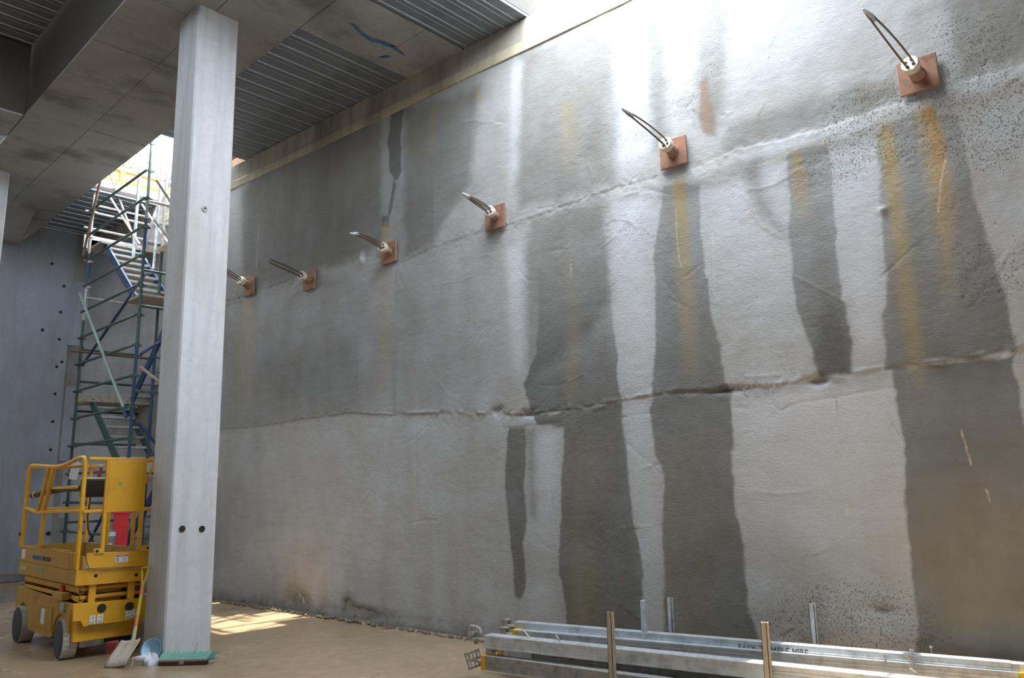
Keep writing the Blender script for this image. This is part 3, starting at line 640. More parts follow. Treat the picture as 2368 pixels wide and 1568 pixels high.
# scissor pack
for z in (.615, .705):
    for x in (2.975, 3.60):
        o = MB(); w, h = .05, .075
        for (xa, xb, za, zb) in ((x-w/2, x-w/2+.008, z-h/2, z+h/2), (x+w/2-.008, x+w/2, z-h/2, z+h/2), (x-w/2, x+w/2, z-h/2, z-h/2+.008), (x-w/2, x+w/2, z+h/2-.008, z+h/2)): o.box((xa, Y0+.05, za), (xb, Y1-.1, zb))
        o.build('scissor_arm', M_YEL, E, smooth=False)
        MB().box((x-.016, Y0+.07, z-.03), (x+.016, Y0+.08, z+.03)).build('arm_hole', M_HOLE, E, smooth=False)
    for x in (3.05, 3.52): MB().box((x-.022, Y0+.25, z-.035), (x+.022, Y1-.3, z+.035)).build('scissor_arm', M_YELD, E, bevel=.006, smooth=False)
    MB().tube((2.97, Y0+.08, z+.005), (3.6, Y0+.08, z+.005), .026, 14).build('cross_tube', M_YEL, E)
    MB().tube((3.0, Y0+.12, z-.04), (3.4, Y0+.12, z-.04), .02, 12).build('cross_tube', M_YELD, E)
for x in (3.075, 3.47): MB().box((x-.035, Y0+.01, .56), (x+.035, Y0+.04, .775)).build('bracket', M_YEL, E, bevel=.004, smooth=False)
MB().lathe((2.93, 9.62, .64), (0, 0, 1), [(0, .03), (.07, .03), (.085, .02), (.085, 0)], 14).build('amber_beacon', plain('amber_lens', (.75, .12, .01), .3), E)
MB().box((X0+.05, 9.3, .58), (X1-.05, Y1-.15, .60)).build('pan', M_HOLE, E, smooth=False)
# platform
pb = MB().box((X0, Y0+.01, .755), (X1, Y1, .905)).build('platform_base', M_YELD, E, bevel=.006, smooth=False)
pe = MB().prism([(X0-.008, .755), (X0-.008, .918), (X1, .885), (X1, .745)], 'y', Y0-.022, Y0+.008).build('platform_end_plate', M_YEL, E, bevel=.004, smooth=False)
for x in (3.085, 3.50): MB().lathe((x, Y0-.026, .845 if x < 3.2 else .815), (0, 1, 0), [(0, .018), (.005, .018)], 16).build('plate_hole', M_HOLE, pe)
MB().box((X0, Y0+.13, .908), (X0+.025, Y1-.02, 1.085)).build('toe_board', M_YELD, E, bevel=.003, smooth=False)
MB().box((X1-.025, Y0+.05, .908), (X1, Y1-.02, 1.085)).build('toe_board', M_YELD, E, bevel=.003, smooth=False)
MB().box((X0, Y1-.03, .908), (X1, Y1, 1.085)).build('toe_board', M_YELD, E, bevel=.003, smooth=False)
MB().box((X0+.02, Y0+.1, .90), (X1-.02, Y1-.03, .915)).build('deck_plate', M_GALVD, E, smooth=False)
pz = MB().prism([(2.965, 1.085), (X1-.005, 1.065), (X1-.005, .905), (3.02, .925), (3.0, .93), (2.99, .96), (2.97, 1.02)], 'y', Y0-.06, Y0-.035).build('extension_end_plate', M_YEL, E, bevel=.004, smooth=False)
MB().box((X0+.04, Y0-.045, .92), (X0+.07, Y0+.5, 1.05)).build('extension_side', M_YELD, E, smooth=False)
s1 = MB().box((3.255, Y0-.066, .965), (3.385, Y0-.060, 1.045)).build('caution_decal', M_WHITE, pz, smooth=False)
MB().box((3.258, Y0-.069, 1.027), (3.382, Y0-.064, 1.043)).build('decal_header', M_RED, s1, smooth=False)
for i in range(3):
    MB().box((3.33, Y0-.069, 1.01-.014*i), (3.375, Y0-.065, 1.013-.014*i)).build('decal_line', M_DARKPRINT, s1, smooth=False)
    MB().box((3.265, Y0-.069, 1.006-.014*i), (3.29, Y0-.065, 1.012-.014*i)).build('decal_line', M_DARKPRINT, s1, smooth=False)
for x0, x1 in ((3.03, 3.135), (3.50, 3.62)):
    lg = MB().box((x0, Y0-.075, 1.07), (x1, Y0-.055, 1.125)).build('post_lug', M_YEL, E, bevel=.004, smooth=False)
    xx = x0+.03 if x0 < 3.2 else x1-.03
    MB().lathe((xx, Y0-.079, 1.10), (0, 1, 0), [(0, .016), (.004, .016)], 12).build('plate_hole', M_HOLE, lg)
def sq(name, pts, w=.036, mat=M_YEL):
    mb = MB()
    for p, q in zip(pts[:-1], pts[1:]): mb.bar(p, q, w, w)
    return mb.build(name, mat, E, bevel=.007)
def rnd(name, pts, r=.019, mat=M_YEL): return MB().path(pts, r, 10).build(name, mat, E)
zt = 2.05
rnd('corner_rail', [(X0, Y0, .92), (X0, Y0, 1.5), (X0, Y0, 1.98), (X0, Y0+.01, 2.05), (X0, Y0+.06, 2.085), (X0, Y0+.2, 2.085), (X0, Y0+.7, 2.02), (X0, Y0+1.0, 2.01), (X0, Y1-.18, 2.055), (X0, Y1-.08, 2.04), (X0, Y1-.04, 1.98), (X0, Y1-.04, 1.5), (X0, Y1-.03, 1.08)], .023)
sq('top_rail', [(X0+.02, Y0-.03, 2.07), (X1, Y0-.03, 2.06)])
sq('mid_rail', [(X0, Y0-.03, 1.515), (X1, Y0-.03, 1.515)], .034)
sq('mid_rail', [(X0, Y0, 1.52), (X0, 10.4, 1.50), (X0, 10.7, 1.49), (X0, Y1-.05, 1.54)], .034)
sq('post', [(3.115, Y0-.055, 1.08), (3.115, Y0-.055, 2.05)], .042)
sq('post', [(3.495, Y0-.055, 1.08), (3.495, Y0-.055, 2.05)], .042)
sq('slanted_post', [(X0, 10.40, 1.09), (X0, 10.39, 1.52), (X0, 10.16, 2.02)], .04)
sq('slanted_post', [(X0, 10.62, 1.50), (X0, 10.34, 2.03)], .036)
sq('post', [(X1-.02, 10.4, 1.09), (X1-.02, 10.4, 2.04)]); sq('post', [(X1-.02, Y1-.04, 1.09), (X1-.02, Y1-.04, 2.04)])
sq('post', [(X1-.02, 9.6, 1.09), (X1-.02, 9.6, 2.04)])
sq('top_rail', [(X1-.02, Y0, 2.06), (X1-.02, Y1-.04, 2.05)]); sq('mid_rail', [(X1-.02, Y0, 1.52), (X1-.02, Y1-.04, 1.52)], .032)
sq('top_rail', [(X0, Y1-.04, 2.04), (X1, Y1-.04, 2.05)]); sq('mid_rail', [(X0, Y1-.04, 1.52), (X1, Y1-.04, 1.52)], .032)
sq('gate_rail', [(X0+.05, 10.33, 2.0), (X0+.06, Y0+.12, 2.0)], .03); sq('gate_rail', [(X0+.03, 10.28, 1.77), (X0+.04, 9.45, 1.77)], .03)
rnd('brace', [(X1-.03, Y0-.03, 2.03), (3.52, Y0-.04, 1.80)], .014)
MB().box((3.115, Y0-.082, 1.50), (3.475, Y0-.074, 2.05)).build('sheet_panel', M_YEL, E, bevel=.004, smooth=False)
MB().lathe((3.24, Y0-.085, 1.80), (0, 1, 0), [(0, .018), (.004, .018)], 10).build('green_spot', plain('green_spray', (.12, .35, .12), .7), E)
rnd('padded_rail', [(X0+.06, Y1-.06, 1.69), (X0+.06, 10.5, 1.73), (X0+.06, 9.9, 1.76), (X0+.08, 9.45, 1.76)], .036, M_BLACK)
for y in (10.98, 10.30): MB().lathe((X0+.06, y, 1.70 if y > 10.5 else 1.742), (0, 1, -.06), [(0, .0375), (.05, .0375)], 12).build('yellow_tape', plain('yellow_tape', (.75, .6, .03), .5), E)
cb = MB().box((3.02, 9.40, 1.66), (3.22, 9.62, 1.86)).build('control_box', M_BLACK, E, bevel=.015, smooth=False)
MB().box((3.02, 9.40, 1.86), (3.22, 9.62, 1.875)).build('box_lid', M_WHITE, cb, bevel=.004, smooth=False)
MB().path([(3.16, 9.48, 1.87), (3.18, 9.47, 1.99)], [.02, .017], 10).build('joystick', plain('brown_red_grip', (.25, .05, .03), .5), cb)
MB().lathe((3.18, 9.47, 1.985), (0, 0, 1), [(0, .024), (.02, .026), (.03, .01)], 10).build('joystick_cap', M_GALVD, cb)
MB().path([(3.1, 9.5, 1.66), (3.12, 9.6, 1.45), (3.2, 9.8, 1.3), (3.3, 9.9, 1.15)], .008, 6).build('control_cable', M_BLACK, cb)
MB().box((X0+.01, 10.30, 1.08), (X0+.06, 10.52, 1.13)).build('latch', M_YELD, E, bevel=.01, smooth=False)
for y in (10.1, 9.9, 9.7, 9.5): MB().box((X0-.004, y, 1.075), (X0+.05, y+.07, 1.10)).build('latch', M_YELD, E, bevel=.006, smooth=False)
def text(s, size, mat, par, M, ext=.0015, name='lettering'):
    cu = bpy.data.curves.new('t', 'FONT'); cu.body = s; cu.size = size; cu.extrude = ext
    ob = bpy.data.objects.new('t', cu); col.objects.link(ob)
    dg = bpy.context.evaluated_depsgraph_get(); me_ = bpy.data.meshes.new_from_object(ob.evaluated_get(dg))
    bpy.data.objects.remove(ob); me_.transform(M); me_.materials.clear(); me_.materials.append(mat)
    return link(name, me_, par)
# text on the side that faces -X: reads from far to near
def MS(x, y, z, sx=1.): return Matrix(((0, 0, -1, x), (-sx, 0, 0, y), (0, 1, 0, z), (0, 0, 0, 1)))
text('instant', .10, M_BLUEPRINT, E, MS(X0-.003, 10.66, .955, 1.25)); text('Access', .10, M_DARKPRINT, E, MS(X0-.003, 10.30, .955, 1.15))
text('FOR HIRE', .055, M_BLUEPRINT, E, MS(X0-.003, 10.62, .825, 1.3)) if False else None
MB().box((X0-.004, 10.25, .825), (X0-.001, 10.62, .875)).build('faded_decal', plain('faded_blue', (.30, .26, .16), .6), E, smooth=False)
MB().box((X0-.004, 10.95, .94), (X0-.001, 11.10, 1.05)).build('faded_decal', M_STICK, E, smooth=False)
MB().box((X0-.004, 10.88, .81), (X0-.001, 11.10, .86)).build('faded_decal', plain('faded_tan', (.50, .38, .2), .6), E, smooth=False)
def ME_(x, y, z): return Matrix(((1, 0, 0, x), (0, 0, -1, y), (0, 1, 0, z), (0, 0, 0, 1)))
text('CAUTION', .016, M_WHITE, s1, ME_(3.285, Y0-.0695, 1.029), .0005)

# ------------------------------------------------------------------ shovel, broom, rag bowl
S = empty('shovel', (3.15, 8.6, 0), 'square mouth shovel with yellow handle leaning against the column', 'shovel')
bl = [on_z(247, 1541, .01), on_z(288, 1545, .01)]
hi = on_plane(345, 1307, (3.50, 0, 0), (1, 0, 0)); hd_top = Vector((3.46, hi.y-.02, hi.z-.0))
tipc = (bl[0]+bl[1])/2
rd = Vector(ray(307, 1487)).normalized(); cm = Vector((0, 0, EYE)); tt_ = (tipc-cm).dot(rd); hh_ = math.sqrt(max(0, .33**2-(tipc-cm-rd*tt_).length**2)); sock = cm+rd*(tt_+hh_*.8)
hax = (hd_top-sock).normalized(); ax = (sock-tipc).normalized(); sd = (bl[1]-bl[0]); sd = (sd-ax*sd.dot(ax)).normalized(); nrm = sd.cross(ax)
W = .125; mb = MB(); rows = []
for j, (t, w, lift) in enumerate(((0, W*.98, 0), (.10, W, .004), (.2, W, .008), (.28, W*.97, .012), (.31, W*.9, .02))):
    for i in range(9):
        s_ = -1+i/4; up_ = .03*s_*s_*(1 if t > .02 else .6)+lift + (.018*math.exp(-(s_*3)**2)*min(1, t/.15))
        rows.append(tipc+ax*t+sd*(s_*w)+nrm*(up_*-1 if nrm.z < 0 else up_))
f = [(j*9+i, j*9+i+1, (j+1)*9+i+1, (j+1)*9+i) for j in range(4) for i in range(8)]
o = mb.add(rows, f).build('blade', M_SHOVEL, S); m_ = o.modifiers.new('t', 'SOLIDIFY'); m_.thickness = .004
k0 = sock-ax*.02; Ltot = (hd_top-sock).length+.30; tipc = sock-hax*.30; ax = hax; blade_ax = (sock-(bl[0]+bl[1])/2).normalized()
MB().path([sock-blade_ax*.12+nrm*(.02 if nrm.z > 0 else -.02), k0+nrm*(.02 if nrm.z > 0 else -.02), tipc+ax*.34, tipc+ax*.46], [.008, .018, .02, .019], 10).build('socket', M_SHOVEL, S)
MB().path([tipc+ax*.44, tipc+ax*(Ltot-.18)], [.018, .017], 10).build('shaft', M_HANDLE, S)
MB().path([tipc+ax*.45, tipc+ax*.57], [.0185, .0185], 10).build('shaft_band', M_HANDLEO, S); MB().path([tipc+ax*(Ltot-.30), tipc+ax*(Ltot-.19)], [.018, .018], 10).build('shaft_band', M_HANDLEO, S)
y0_ = tipc+ax*(Ltot-.19); g = Vector((.25, -.97, 0)).normalized(); g = (g-ax*g.dot(ax)).normalized()
y1_ = tipc+ax*(Ltot-.02)
MB().path([y0_, y0_+ax*.05-g*.025, y1_-g*.055], .010, 8).build('grip_fork', M_HANDLE, S); MB().path([y0_, y0_+ax*.05+g*.025, y1_+g*.055], .010, 8).build('grip_fork', M_HANDLE, S)
MB().tube(y1_-g*.062, y1_+g*.062, .013, 10).build('grip', M_HANDLE, S)

p0 = on_z(366, 1541, .0); p1 = on_z(478, 1538, .0); p0 = Vector((p0.x, p0.y, 0)); p1 = Vector((p1.x, p1.y, 0))
dx = (p1-p0).normalized(); dy = Vector((-dx.y, dx.x, 0)); Lb = (p1-p0).length
Bm = empty('broom_head', p0+dx*Lb/2, 'upturned broom head with teal bristles at the foot of the column', 'broom')
Mb = Matrix(((dx.x, dy.x, 0, p0.x), (dx.y, dy.y, 0, p0.y), (0, 0, 1, 0), (0, 0, 0, 1)))
MB().box((0, 0, .0), (Lb, .055, .038), Mb).build('block_edge', M_BROOMD, Bm, bevel=.006, smooth=False)
MB().box((0, .0, .038), (Lb, .06, .062), Mb).build('block', M_BROOMW, Bm, bevel=.006, smooth=False)
MB().lathe(Mb @ Vector((Lb*.46, -.002, .03)), dy, [(0, .012), (.006, .012)], 10).build('handle_hole', M_HOLE, Bm)
MB().box((Lb*.42, -.003, .012), (Lb*.52, .0, .05), Mb).build('handle_boss', M_BROOMW, Bm, bevel=.003, smooth=False)
br = MB(); rb = random.Random(5)
for row in range(4):
    for i in range(40):
        s_ = (i+.5)/40
        if .45 < s_ < .475: continue
        x = s_*Lb; y = .008+row*.013; fan = (s_-.5)*.05+(.05 if s_ > .97 else 0); hgt = .055+rb.uniform(-.012, .012)-.02*(row == 0)
        a_ = Mb @ Vector((x, y, .06)); b2 = Mb @ Vector((x+fan+rb.uniform(-.008, .008), y+.06+row*.012, .05+hgt))
        br.bar(a_, b2, .0055, .005)
o = br.build('bristles', M_BRISTLE, Bm, smooth=False); o['kind'] = 'stuff'
mb = MB()
for i in range(26):
    a_ = Mb @ Vector((Lb-.01, .005+.05*rb.random(), .035+.02*rb.random())); b2 = a_+dx*rb.uniform(.05, .11)+dy*rb.uniform(0, .05)+Vector((0, 0, rb.uniform(.0, .09))); mb.bar(a_, b2, .006, .004)
o = mb.build('side_bristles', M_BRISTLE, Bm, smooth=False); o['kind'] = 'stuff'
for s_ in (.42, .66): MB().bar(Mb @ Vector((Lb*s_, .07, .06)), Mb @ Vector((Lb*(s_+(.06 if s_ > .5 else -.03)), .10, .20)), .012, .004).build('brace_strap', M_GALV, Bm, smooth=False)

G = empty('discarded_dust_mask', on_z(350, 1538, 0), 'crumpled white dust mask with ear loops on the wet floor beside the broom', 'mask')
cpt = on_z(348, 1537, 0)
def crumple(c, rx, ry, rz, seed, n=18, m=9):
    v = []; r = random.Random(seed); ph = [r.uniform(0, 6) for _ in range(6)]
    for j in range(m+1):
        t = math.pi*.5*j/m
        for i in range(n):
            a = 2*math.pi*i/n; k = 1+.16*math.sin(3*a+ph[0]+2*t)+.10*math.sin(7*a+ph[1])*math.cos(t)+.08*math.sin(5*t+ph[2]+a)
            v.append((c[0]+rx*k*math.cos(a)*math.cos(t), c[1]+ry*k*math.sin(a)*math.cos(t), c[2]+rz*k*math.sin(t)))
    f = [(j*n+i, j*n+(i+1) % n, (j+1)*n+(i+1) % n, (j+1)*n+i) for j in range(m) for i in range(n)]
    return MB().add(v, f)
crumple((cpt.x, cpt.y, .0), .075, .06, .10, 3).build('mask_shell', M_CLOTH, G)
q = cpt
MB().add([(q.x-.17, q.y+.06, .065), (q.x-.05, q.y+.02, .02), (q.x-.03, q.y, .09), (q.x-.06, q.y+.03, .1), (q.x-.12, q.y+.05, .09), (q.x-.16, q.y+.065, .085)], [(0,1,2,3),(0,3,4,5)]).build('mask_flap', M_CLOTH, G).modifiers.new('t', 'SOLIDIFY').thickness = .004
for a_, b2 in (((-.16, .05, .07), (-.17, .04, .002)), ((.05, -.04, .03), (.07, -.06, .002))): MB().path([q+Vector(a_), (q+Vector(a_))*.5+(q+Vector(b2))*.5+Vector((.01, 0, 0)), q+Vector(b2)], .003, 5).build('ear_loop', M_CLOTH, G)
Bo = on_z(363, 1530, 0)
Gb = empty('plastic_bowl', Bo, 'pale blue plastic bowl tipped on its side between the mask and the column', 'bowl')
mb = MB(); mb.lathe((0, 0, 0), (0, 0, 1), [(.0, .03), (.0, .055), (.03, .085), (.065, .105), (.07, .112), (.066, .10), (.03, .078), (.006, .05), (.006, .001)], 28)
mb.xf(Matrix.Translation(Bo+Vector((-.02, .06, .11))) @ Matrix.Rotation(math.radians(-70), 4, 'Y') @ Matrix.Rotation(math.radians(35), 4, 'X') @ Matrix.Translation((0, 0, -.03)))
mb.build('bowl_shell', M_PALEBLUE, Gb)

# ------------------------------------------------------------------ fire point behind the lift
F = empty('fire_point', (4.46, 12.48, 0), 'red fire extinguisher stand with signs seen through the yellow lift', 'fire point')
MB().box((4.72, 13.30, .05), (4.93, 13.34, 1.42)).build('back_board', M_RED, F, bevel=.006, smooth=False)
sg = MB().box((4.63, 13.28, 1.40), (4.96, 13.30, 1.62)).build('sign_panel', M_RED, F, smooth=False)
MB().box((4.67, 13.27, 1.45), (4.76, 13.28, 1.60)).build('sign_field', plain('green_sign', (.02, .25, .12), .6), sg, smooth=False); MB().box((4.80, 13.27, 1.47), (4.90, 13.28, 1.60)).build('sign_field', plain('red_sign', (.7, .06, .08), .6), sg, smooth=False)
MB().path([(4.70, 13.271, 1.50), (4.73, 13.271, 1.56), (4.735, 13.271, 1.50)], .006, 5).build('sign_symbol', M_WHITE, sg)
MB().lathe((4.655, 13.24, .55), (0, 0, 1), [(0, .02), (0, .07), (.03, .075), (.55, .075), (.6, .055), (.63, .02), (.68, .02)], 16).build('cylinder', plain('grey_cylinder', (.18, .17, .17), .4), F)
MB().lathe((4.655, 13.24, 1.08), (0, 0, 1), [(0, .077), (.06, .077)], 16).build('label_band', M_PALEBLUE, F); MB().box((4.60, 13.16, .72), (4.66, 13.166, .98)).build('cylinder_label', M_STICK, F, smooth=False)
MB().box((4.58, 13.15, .0), (4.95, 13.4, .05)).build('base', M_RED, F, smooth=False); MB().box((4.60, 13.2, .05), (4.71, 13.3, .56)).build('cylinder_rest', M_BLACK, F, smooth=False)

F.location = (4.46, 12.48, 0)
for o_ in F.children: o_.matrix_parent_inverse = Matrix.Translation((-4.75, -13.3, 0))

# ------------------------------------------------------------------ stair tower scaffold
SX, SX2, SYN, SYF = 4.72, 6.00, 12.9, 15.62
T = empty('scaffold_stair_tower', ((SX+SX2)/2, (SYN+SYF)/2, 0), 'tall green and blue tube scaffold stair tower rising through the roof opening', 'scaffold')
r = .0242
def part(name, p, q, mat, rr=r): return MB().tube(p, q, rr, 10).build(name, mat, T)
def stand(x, y, segs, top):
    z = 0.
    for z1, mt in segs: part('standard', (x, y, z), (x, y, min(z1, top)), mt); z = z1
    MB().box((x-.075, y-.075, 0), (x+.075, y+.075, .008)).build('base_plate', M_GALVD, T, smooth=False)
stand(SX, SYF, [(1.5, M_GREEN), (3.6, M_GREEN), (4.9, M_GREEN), (5.6, M_TUBE), (6.2, M_BLUE), (9.2, M_TUBE)], 9.2)
stand(SX, SYN, [(2.6, M_BLUE), (4.1, M_BLUE), (5.7, M_GREEN), (6.2, M_BLUE), (10.2, M_GREENL)], 10.2)
stand(SX2, SYN, [(4, M_BLUE), (7, M_GREEN), (9.8, M_TUBE)], 9.8); stand(SX2, SYF, [(4, M_GREEN), (9.4, M_TUBE)], 9.4)
stand(SX, (SYN+SYF)/2+.75, [(7.6, M_TUBE)], .9) if False else None
stand(5.36, SYN+.9, [(4.2, M_BLUE), (6.0, M_GREEN), (9.6, M_TUBE)], 9.6)
def coupler(x, y, z, mat=M_GREEN):
    MB().lathe((x, y, z-.03), (0, 0, 1), [(0, .026), (0, .036), (.06, .036), (.06, .026)], 10).build('coupler', mat, T)
    MB().box((x-.075, y-.014, z-.016), (x+.075, y+.014, z+.016)).build('coupler', mat, T, smooth=False)
lev = [.55, 1.05, 1.55, 2.05, 2.55, 3.05, 3.55, 4.05, 4.55, 5.05, 5.55, 6.05, 6.55, 7.05, 7.55, 8.05, 8.75]
for i, z in enumerate(lev):
    mt = [M_GREEN, M_GREEN, M_GREEN, M_BRTUBE, M_GREEN, M_GREEN, M_GREEN, M_GREEN, M_GREEN, M_GREEN, M_GREEN, M_GREEN, M_GREEN, M_GREEN, M_GREENL, M_GREENL, M_GREENL][i]
    part('ledger', (SX-.05, SYN, z), (SX-.05, SYF, z), mt, .023)
    coupler(SX, SYN, z, M_GREENL if z > 7 else M_GREEN); coupler(SX, SYF, z, M_TUBE if z > 5 else M_GREEN)
    if i % 2: part('ledger', (SX2+.03, SYN, z), (SX2+.03, SYF, z), M_GREEN)
for z in (1.2, 2.6, 3.2, 3.75, 4.35, 5.35, 7.2):
    part('transom', (SX, SYF+.04, z), (SX2, SYF+.04, z), M_TUBE if z > 5 else M_GREEN, .022)
for z in (6.72, 7.05, 7.62):
    part('transom', (SX-.12, SYF+.05, z), (SX2, SYF+.05, z), M_TUBE, .024)
for z in (2.0, 3.3, 4.7, 5.3, 6.5, 7.9):
    part('transom', (SX, SYN-.04, z), (SX2, SYN-.04, z), M_GREEN if z < 5.6 else (M_TUBE if z != 7.9 else plain('yellow_tube', (.55, .30, .02), .5)), .023)
part('transom', (4.45, 15.3, 4.25), (6.0, 15.3, 4.25), M_BRTUBE); part('transom', (5.0, SYN-.06, 4.62), (4.70, SYN+.9, 4.80), M_TUBE, .022) if False else None
# raking braces on the near face
def br3(p, q, mat, rr=.024): part('brace', p, q, mat, rr)
br3((SX-.10, SYF+.02, 5.42), (SX-.10, SYN+.1, 3.05), M_GREENL); br3((SX-.10, SYN+.12, 3.02), (SX-.09, SYN-.02, 2.88), M_BLUE, .026)
br3((SX+.05, SYF, 4.05), (SX+.05, SYN, 5.25), M_BLUE); br3((SX-.09, SYF+.05, 6.15), (SX-.10, SYF-.8, 7.9), M_BRTUBE)
br3((SX+.2, SYF, 8.0), (SX2-.1, SYF, 5.8), M_TUBE)
br3((SX+.05, SYN-.05, 3.9), (SX2, SYN-.05, 4.9), M_BLUE); br3((SX+.05, SYN-.05, 3.7), (SX2-.2, SYN-.05, 3.0), M_TUBE); br3((SX+.1, SYN-.05, 6.9), (SX2-.3, SYN-.05, 5.8), M_TUBE)
br3((SX+.1, SYN-.05, 6.2), (SX2-.3, SYN-.05, 5.3), M_GALV); br3((SX+.02, SYN+.2, 2.0), (SX+.02, SYF-.4, .2), M_BLUE); br3((SX+.1, SYN-.03, 2.8), (SX2-.2, SYN-.03, 1.7), M_BLUE)
br3((SX+.2, SYN-.05, 8.9), (SX2, SYN, 8.3), M_BLUE)
# platforms and stairs
def platform(y0, y1, z, x0=SX+.05, x1=SX2-.05, toe=True):
    n = 5; w = (x1-x0)/n
    for i in range(n): MB().box((x0+i*w+.004, y0, z-.04), (x0+(i+1)*w-.004, y1, z)).build('platform_board', M_PLANK, T, bevel=.003, smooth=False)
    if toe: MB().box((x0, y1-.03 if y0 > 14.5 else y0, z), (x1, (y1 if y0 > 14.5 else y0+.03), z+.20)).build('toe_board', M_PLANK, T, bevel=.003, smooth=False)
platform(15.2, 15.95, 6.38); platform(13.0, 13.75, 4.95, toe=False); platform(15.2, 15.95, 3.38); platform(13.0, 13.75, 2.0); platform(15.2, 15.95, .6, toe=False)
platform(13.0, 13.9, 6.0, x0=5.25, toe=False)
MB().box((SX-.02, 15.92, 6.40), (SX2, 15.95, 6.66)).build('sunlit_toe_board', plain('sunlit_board_white', (.74, .74, .76), .6), T, smooth=False)  # near-white colour carries the overexposed sunlight on this board
def flight(x0, x1, ya, za, yb, zb, mat, n=8):
    fl_ = MB()
    for x in (x0, x1): fl_.bar((x, ya, za), (x, yb, zb), .035, .15)
    F_ = fl_.build('stair_flight', mat, T, smooth=False)
    for i in range(n):
        t = (i+.6)/n; y = ya+(yb-ya)*t; z = za+(zb-za)*t
        MB().box((x0, y-.10, z-.02), (x1, y+.10, z+.02)).build('tread', M_TREAD, F_, bevel=.004, smooth=False)
flight(4.90, 5.50, 15.35, 6.35, 13.6, 4.98, M_BLUE, 8)
flight(5.58, 5.92, 13.6, 4.95, 15.3, 3.4, M_BLUE, 7)
flight(4.90, 5.50, 15.35, 3.35, 13.6, 2.02, M_GREEN, 7); flight(5.58, 5.92, 13.6, 2.0, 15.3, .62, M_BLUE, 7)
flight(5.58, 5.92, 13.6, 8.3, 15.3, 6.4, M_GALV, 6)
for x in (4.90, 5.5):
    MB().path([(x, 15.3, 7.3), (x, 13.6, 5.95)], .02, 8).build('handrail', M_TUBE, T)
MB().path([(5.55, 13.9, 9.4), (5.5, 13.75, 7.3), (5.45, 13.7, 6.3)], .03, 8).build('ladder_stile', M_GALV, T); MB().path([(5.02, 14.2, 7.6), (5.02, 14.2, 5.9)], .03, 8).build('ladder_stile', M_GALV, T)
MB().path([(5.25, 13.7, 9.6), (5.2, 13.7, 5.6)], .026, 8).build('ladder_stile', M_GALV, T)
for i in range(2): MB().box((5.5, 12.86, 5.15+i*.42), (5.98, 12.92, 5.22+i*.42)).build('ladder_rung', M_TREAD, T, smooth=False)
sh = MB().add([on_plane(x, y, (SX-.1, 0, 0), (1, 0, 0)) for x, y in ((168,1058),(187,1072),(177,1110),(158,1108))], [(0,1,2,3)]).build('hanging_sheet', M_WHITE, T, smooth=False); sh.modifiers.new('t', 'SOLIDIFY').thickness = .003

# ------------------------------------------------------------------ outside, seen through the roof opening
GZ = 7.72
MB().box((-12, BY+.4, 7.2), (40, 60, GZ-.02)).build('ground_outside', M_BRICKEARTH, smooth=False)
tag(bpy.data.objects['ground_outside'], kind='structure', label='ground level beyond the basement')
MB().box((7.35, -12, 6.8), (40, BY+.39, 7.3)).build('ground_beside_wall', M_BRICKEARTH, smooth=False)
tag(bpy.data.objects['ground_beside_wall'], kind='structure', label='ground level behind the retaining wall')
for i, (y, z0, z1) in enumerate(((20.6, 8.75, 9.25), (21.2, 10.0, 10.3))):
    w = empty('formwork_waler', (8, y, z0), ['orange steel waler beam, lower of two above the roof opening', 'orange steel waler beam, upper of two above the roof opening'][i], 'beam')
    MB().box((4, y, z1-.03), (14, y+.2, z1)).build('flange', M_ORANGE, w, smooth=False); MB().box((4, y, z0), (14, y+.2, z0+.03)).build('flange', M_ORANGE, w, smooth=False)
    MB().box((4, y+.08, z0+.03), (14, y+.11, z1-.03)).build('web', plain('pale_orange', (.7, .3, .08), .6), w, smooth=False)
    for x in (7.0, 8.4, 10): MB().box((x, y-.02, GZ-.02), (x+.14, y+.08, z1)).build('upright', M_ORANGE, w, smooth=False)
# perforated edge channel
pc_ = empty('perforated_edge_plank', (5.4, 15.8, ZS+.12), 'pale perforated metal plank lying along the edge of the roof opening', 'plank')
mb = MB(); Yp = 15.75; x = 4.62; nh = 12; w = .125; hh = .17; z0 = ZS+.145
for k in range(nh):
    xc = x+w*(k+.5); zc = z0+hh/2; n8 = 8
    ring = [(xc+.036*math.cos(math.pi/4*i+math.pi/8), Yp, zc+.036*math.sin(math.pi/4*i+math.pi/8)) for i in range(8)]
    out_ = [(xc+w/2, Yp, zc+hh*.25), (xc+w*.25, Yp, z0+hh), (xc-w*.25, Yp, z0+hh), (xc-w/2, Yp, zc+hh*.25), (xc-w/2, Yp, zc-hh*.25), (xc-w*.25, Yp, z0), (xc+w*.25, Yp, z0), (xc+w/2, Yp, zc-hh*.25)]
    cor = [(xc+w/2, Yp, z0+hh), (xc-w/2, Yp, z0+hh), (xc-w/2, Yp, z0), (xc+w/2, Yp, z0)]
    mb.add(ring+out_+cor, [(i, (i+1) % 8, 8+(i+1) % 8, 8+i) for i in range(8)]+[(8, 16, 9), (10, 17, 11), (12, 18, 13), (14, 19, 15)])
o = mb.build('perforated_web', M_WHITE, pc_, smooth=False); o.modifiers.new('t', 'SOLIDIFY').thickness = .006
MB().box((4.62, Yp, z0-.02), (6.12, Yp+.2, z0)).build('plank_flange', M_WHITE, pc_, smooth=False); MB().box((4.62, Yp+.06, z0), (6.12, Yp+.08, z0+hh-.01)).build('backing', M_ORANGE, pc_, smooth=False)
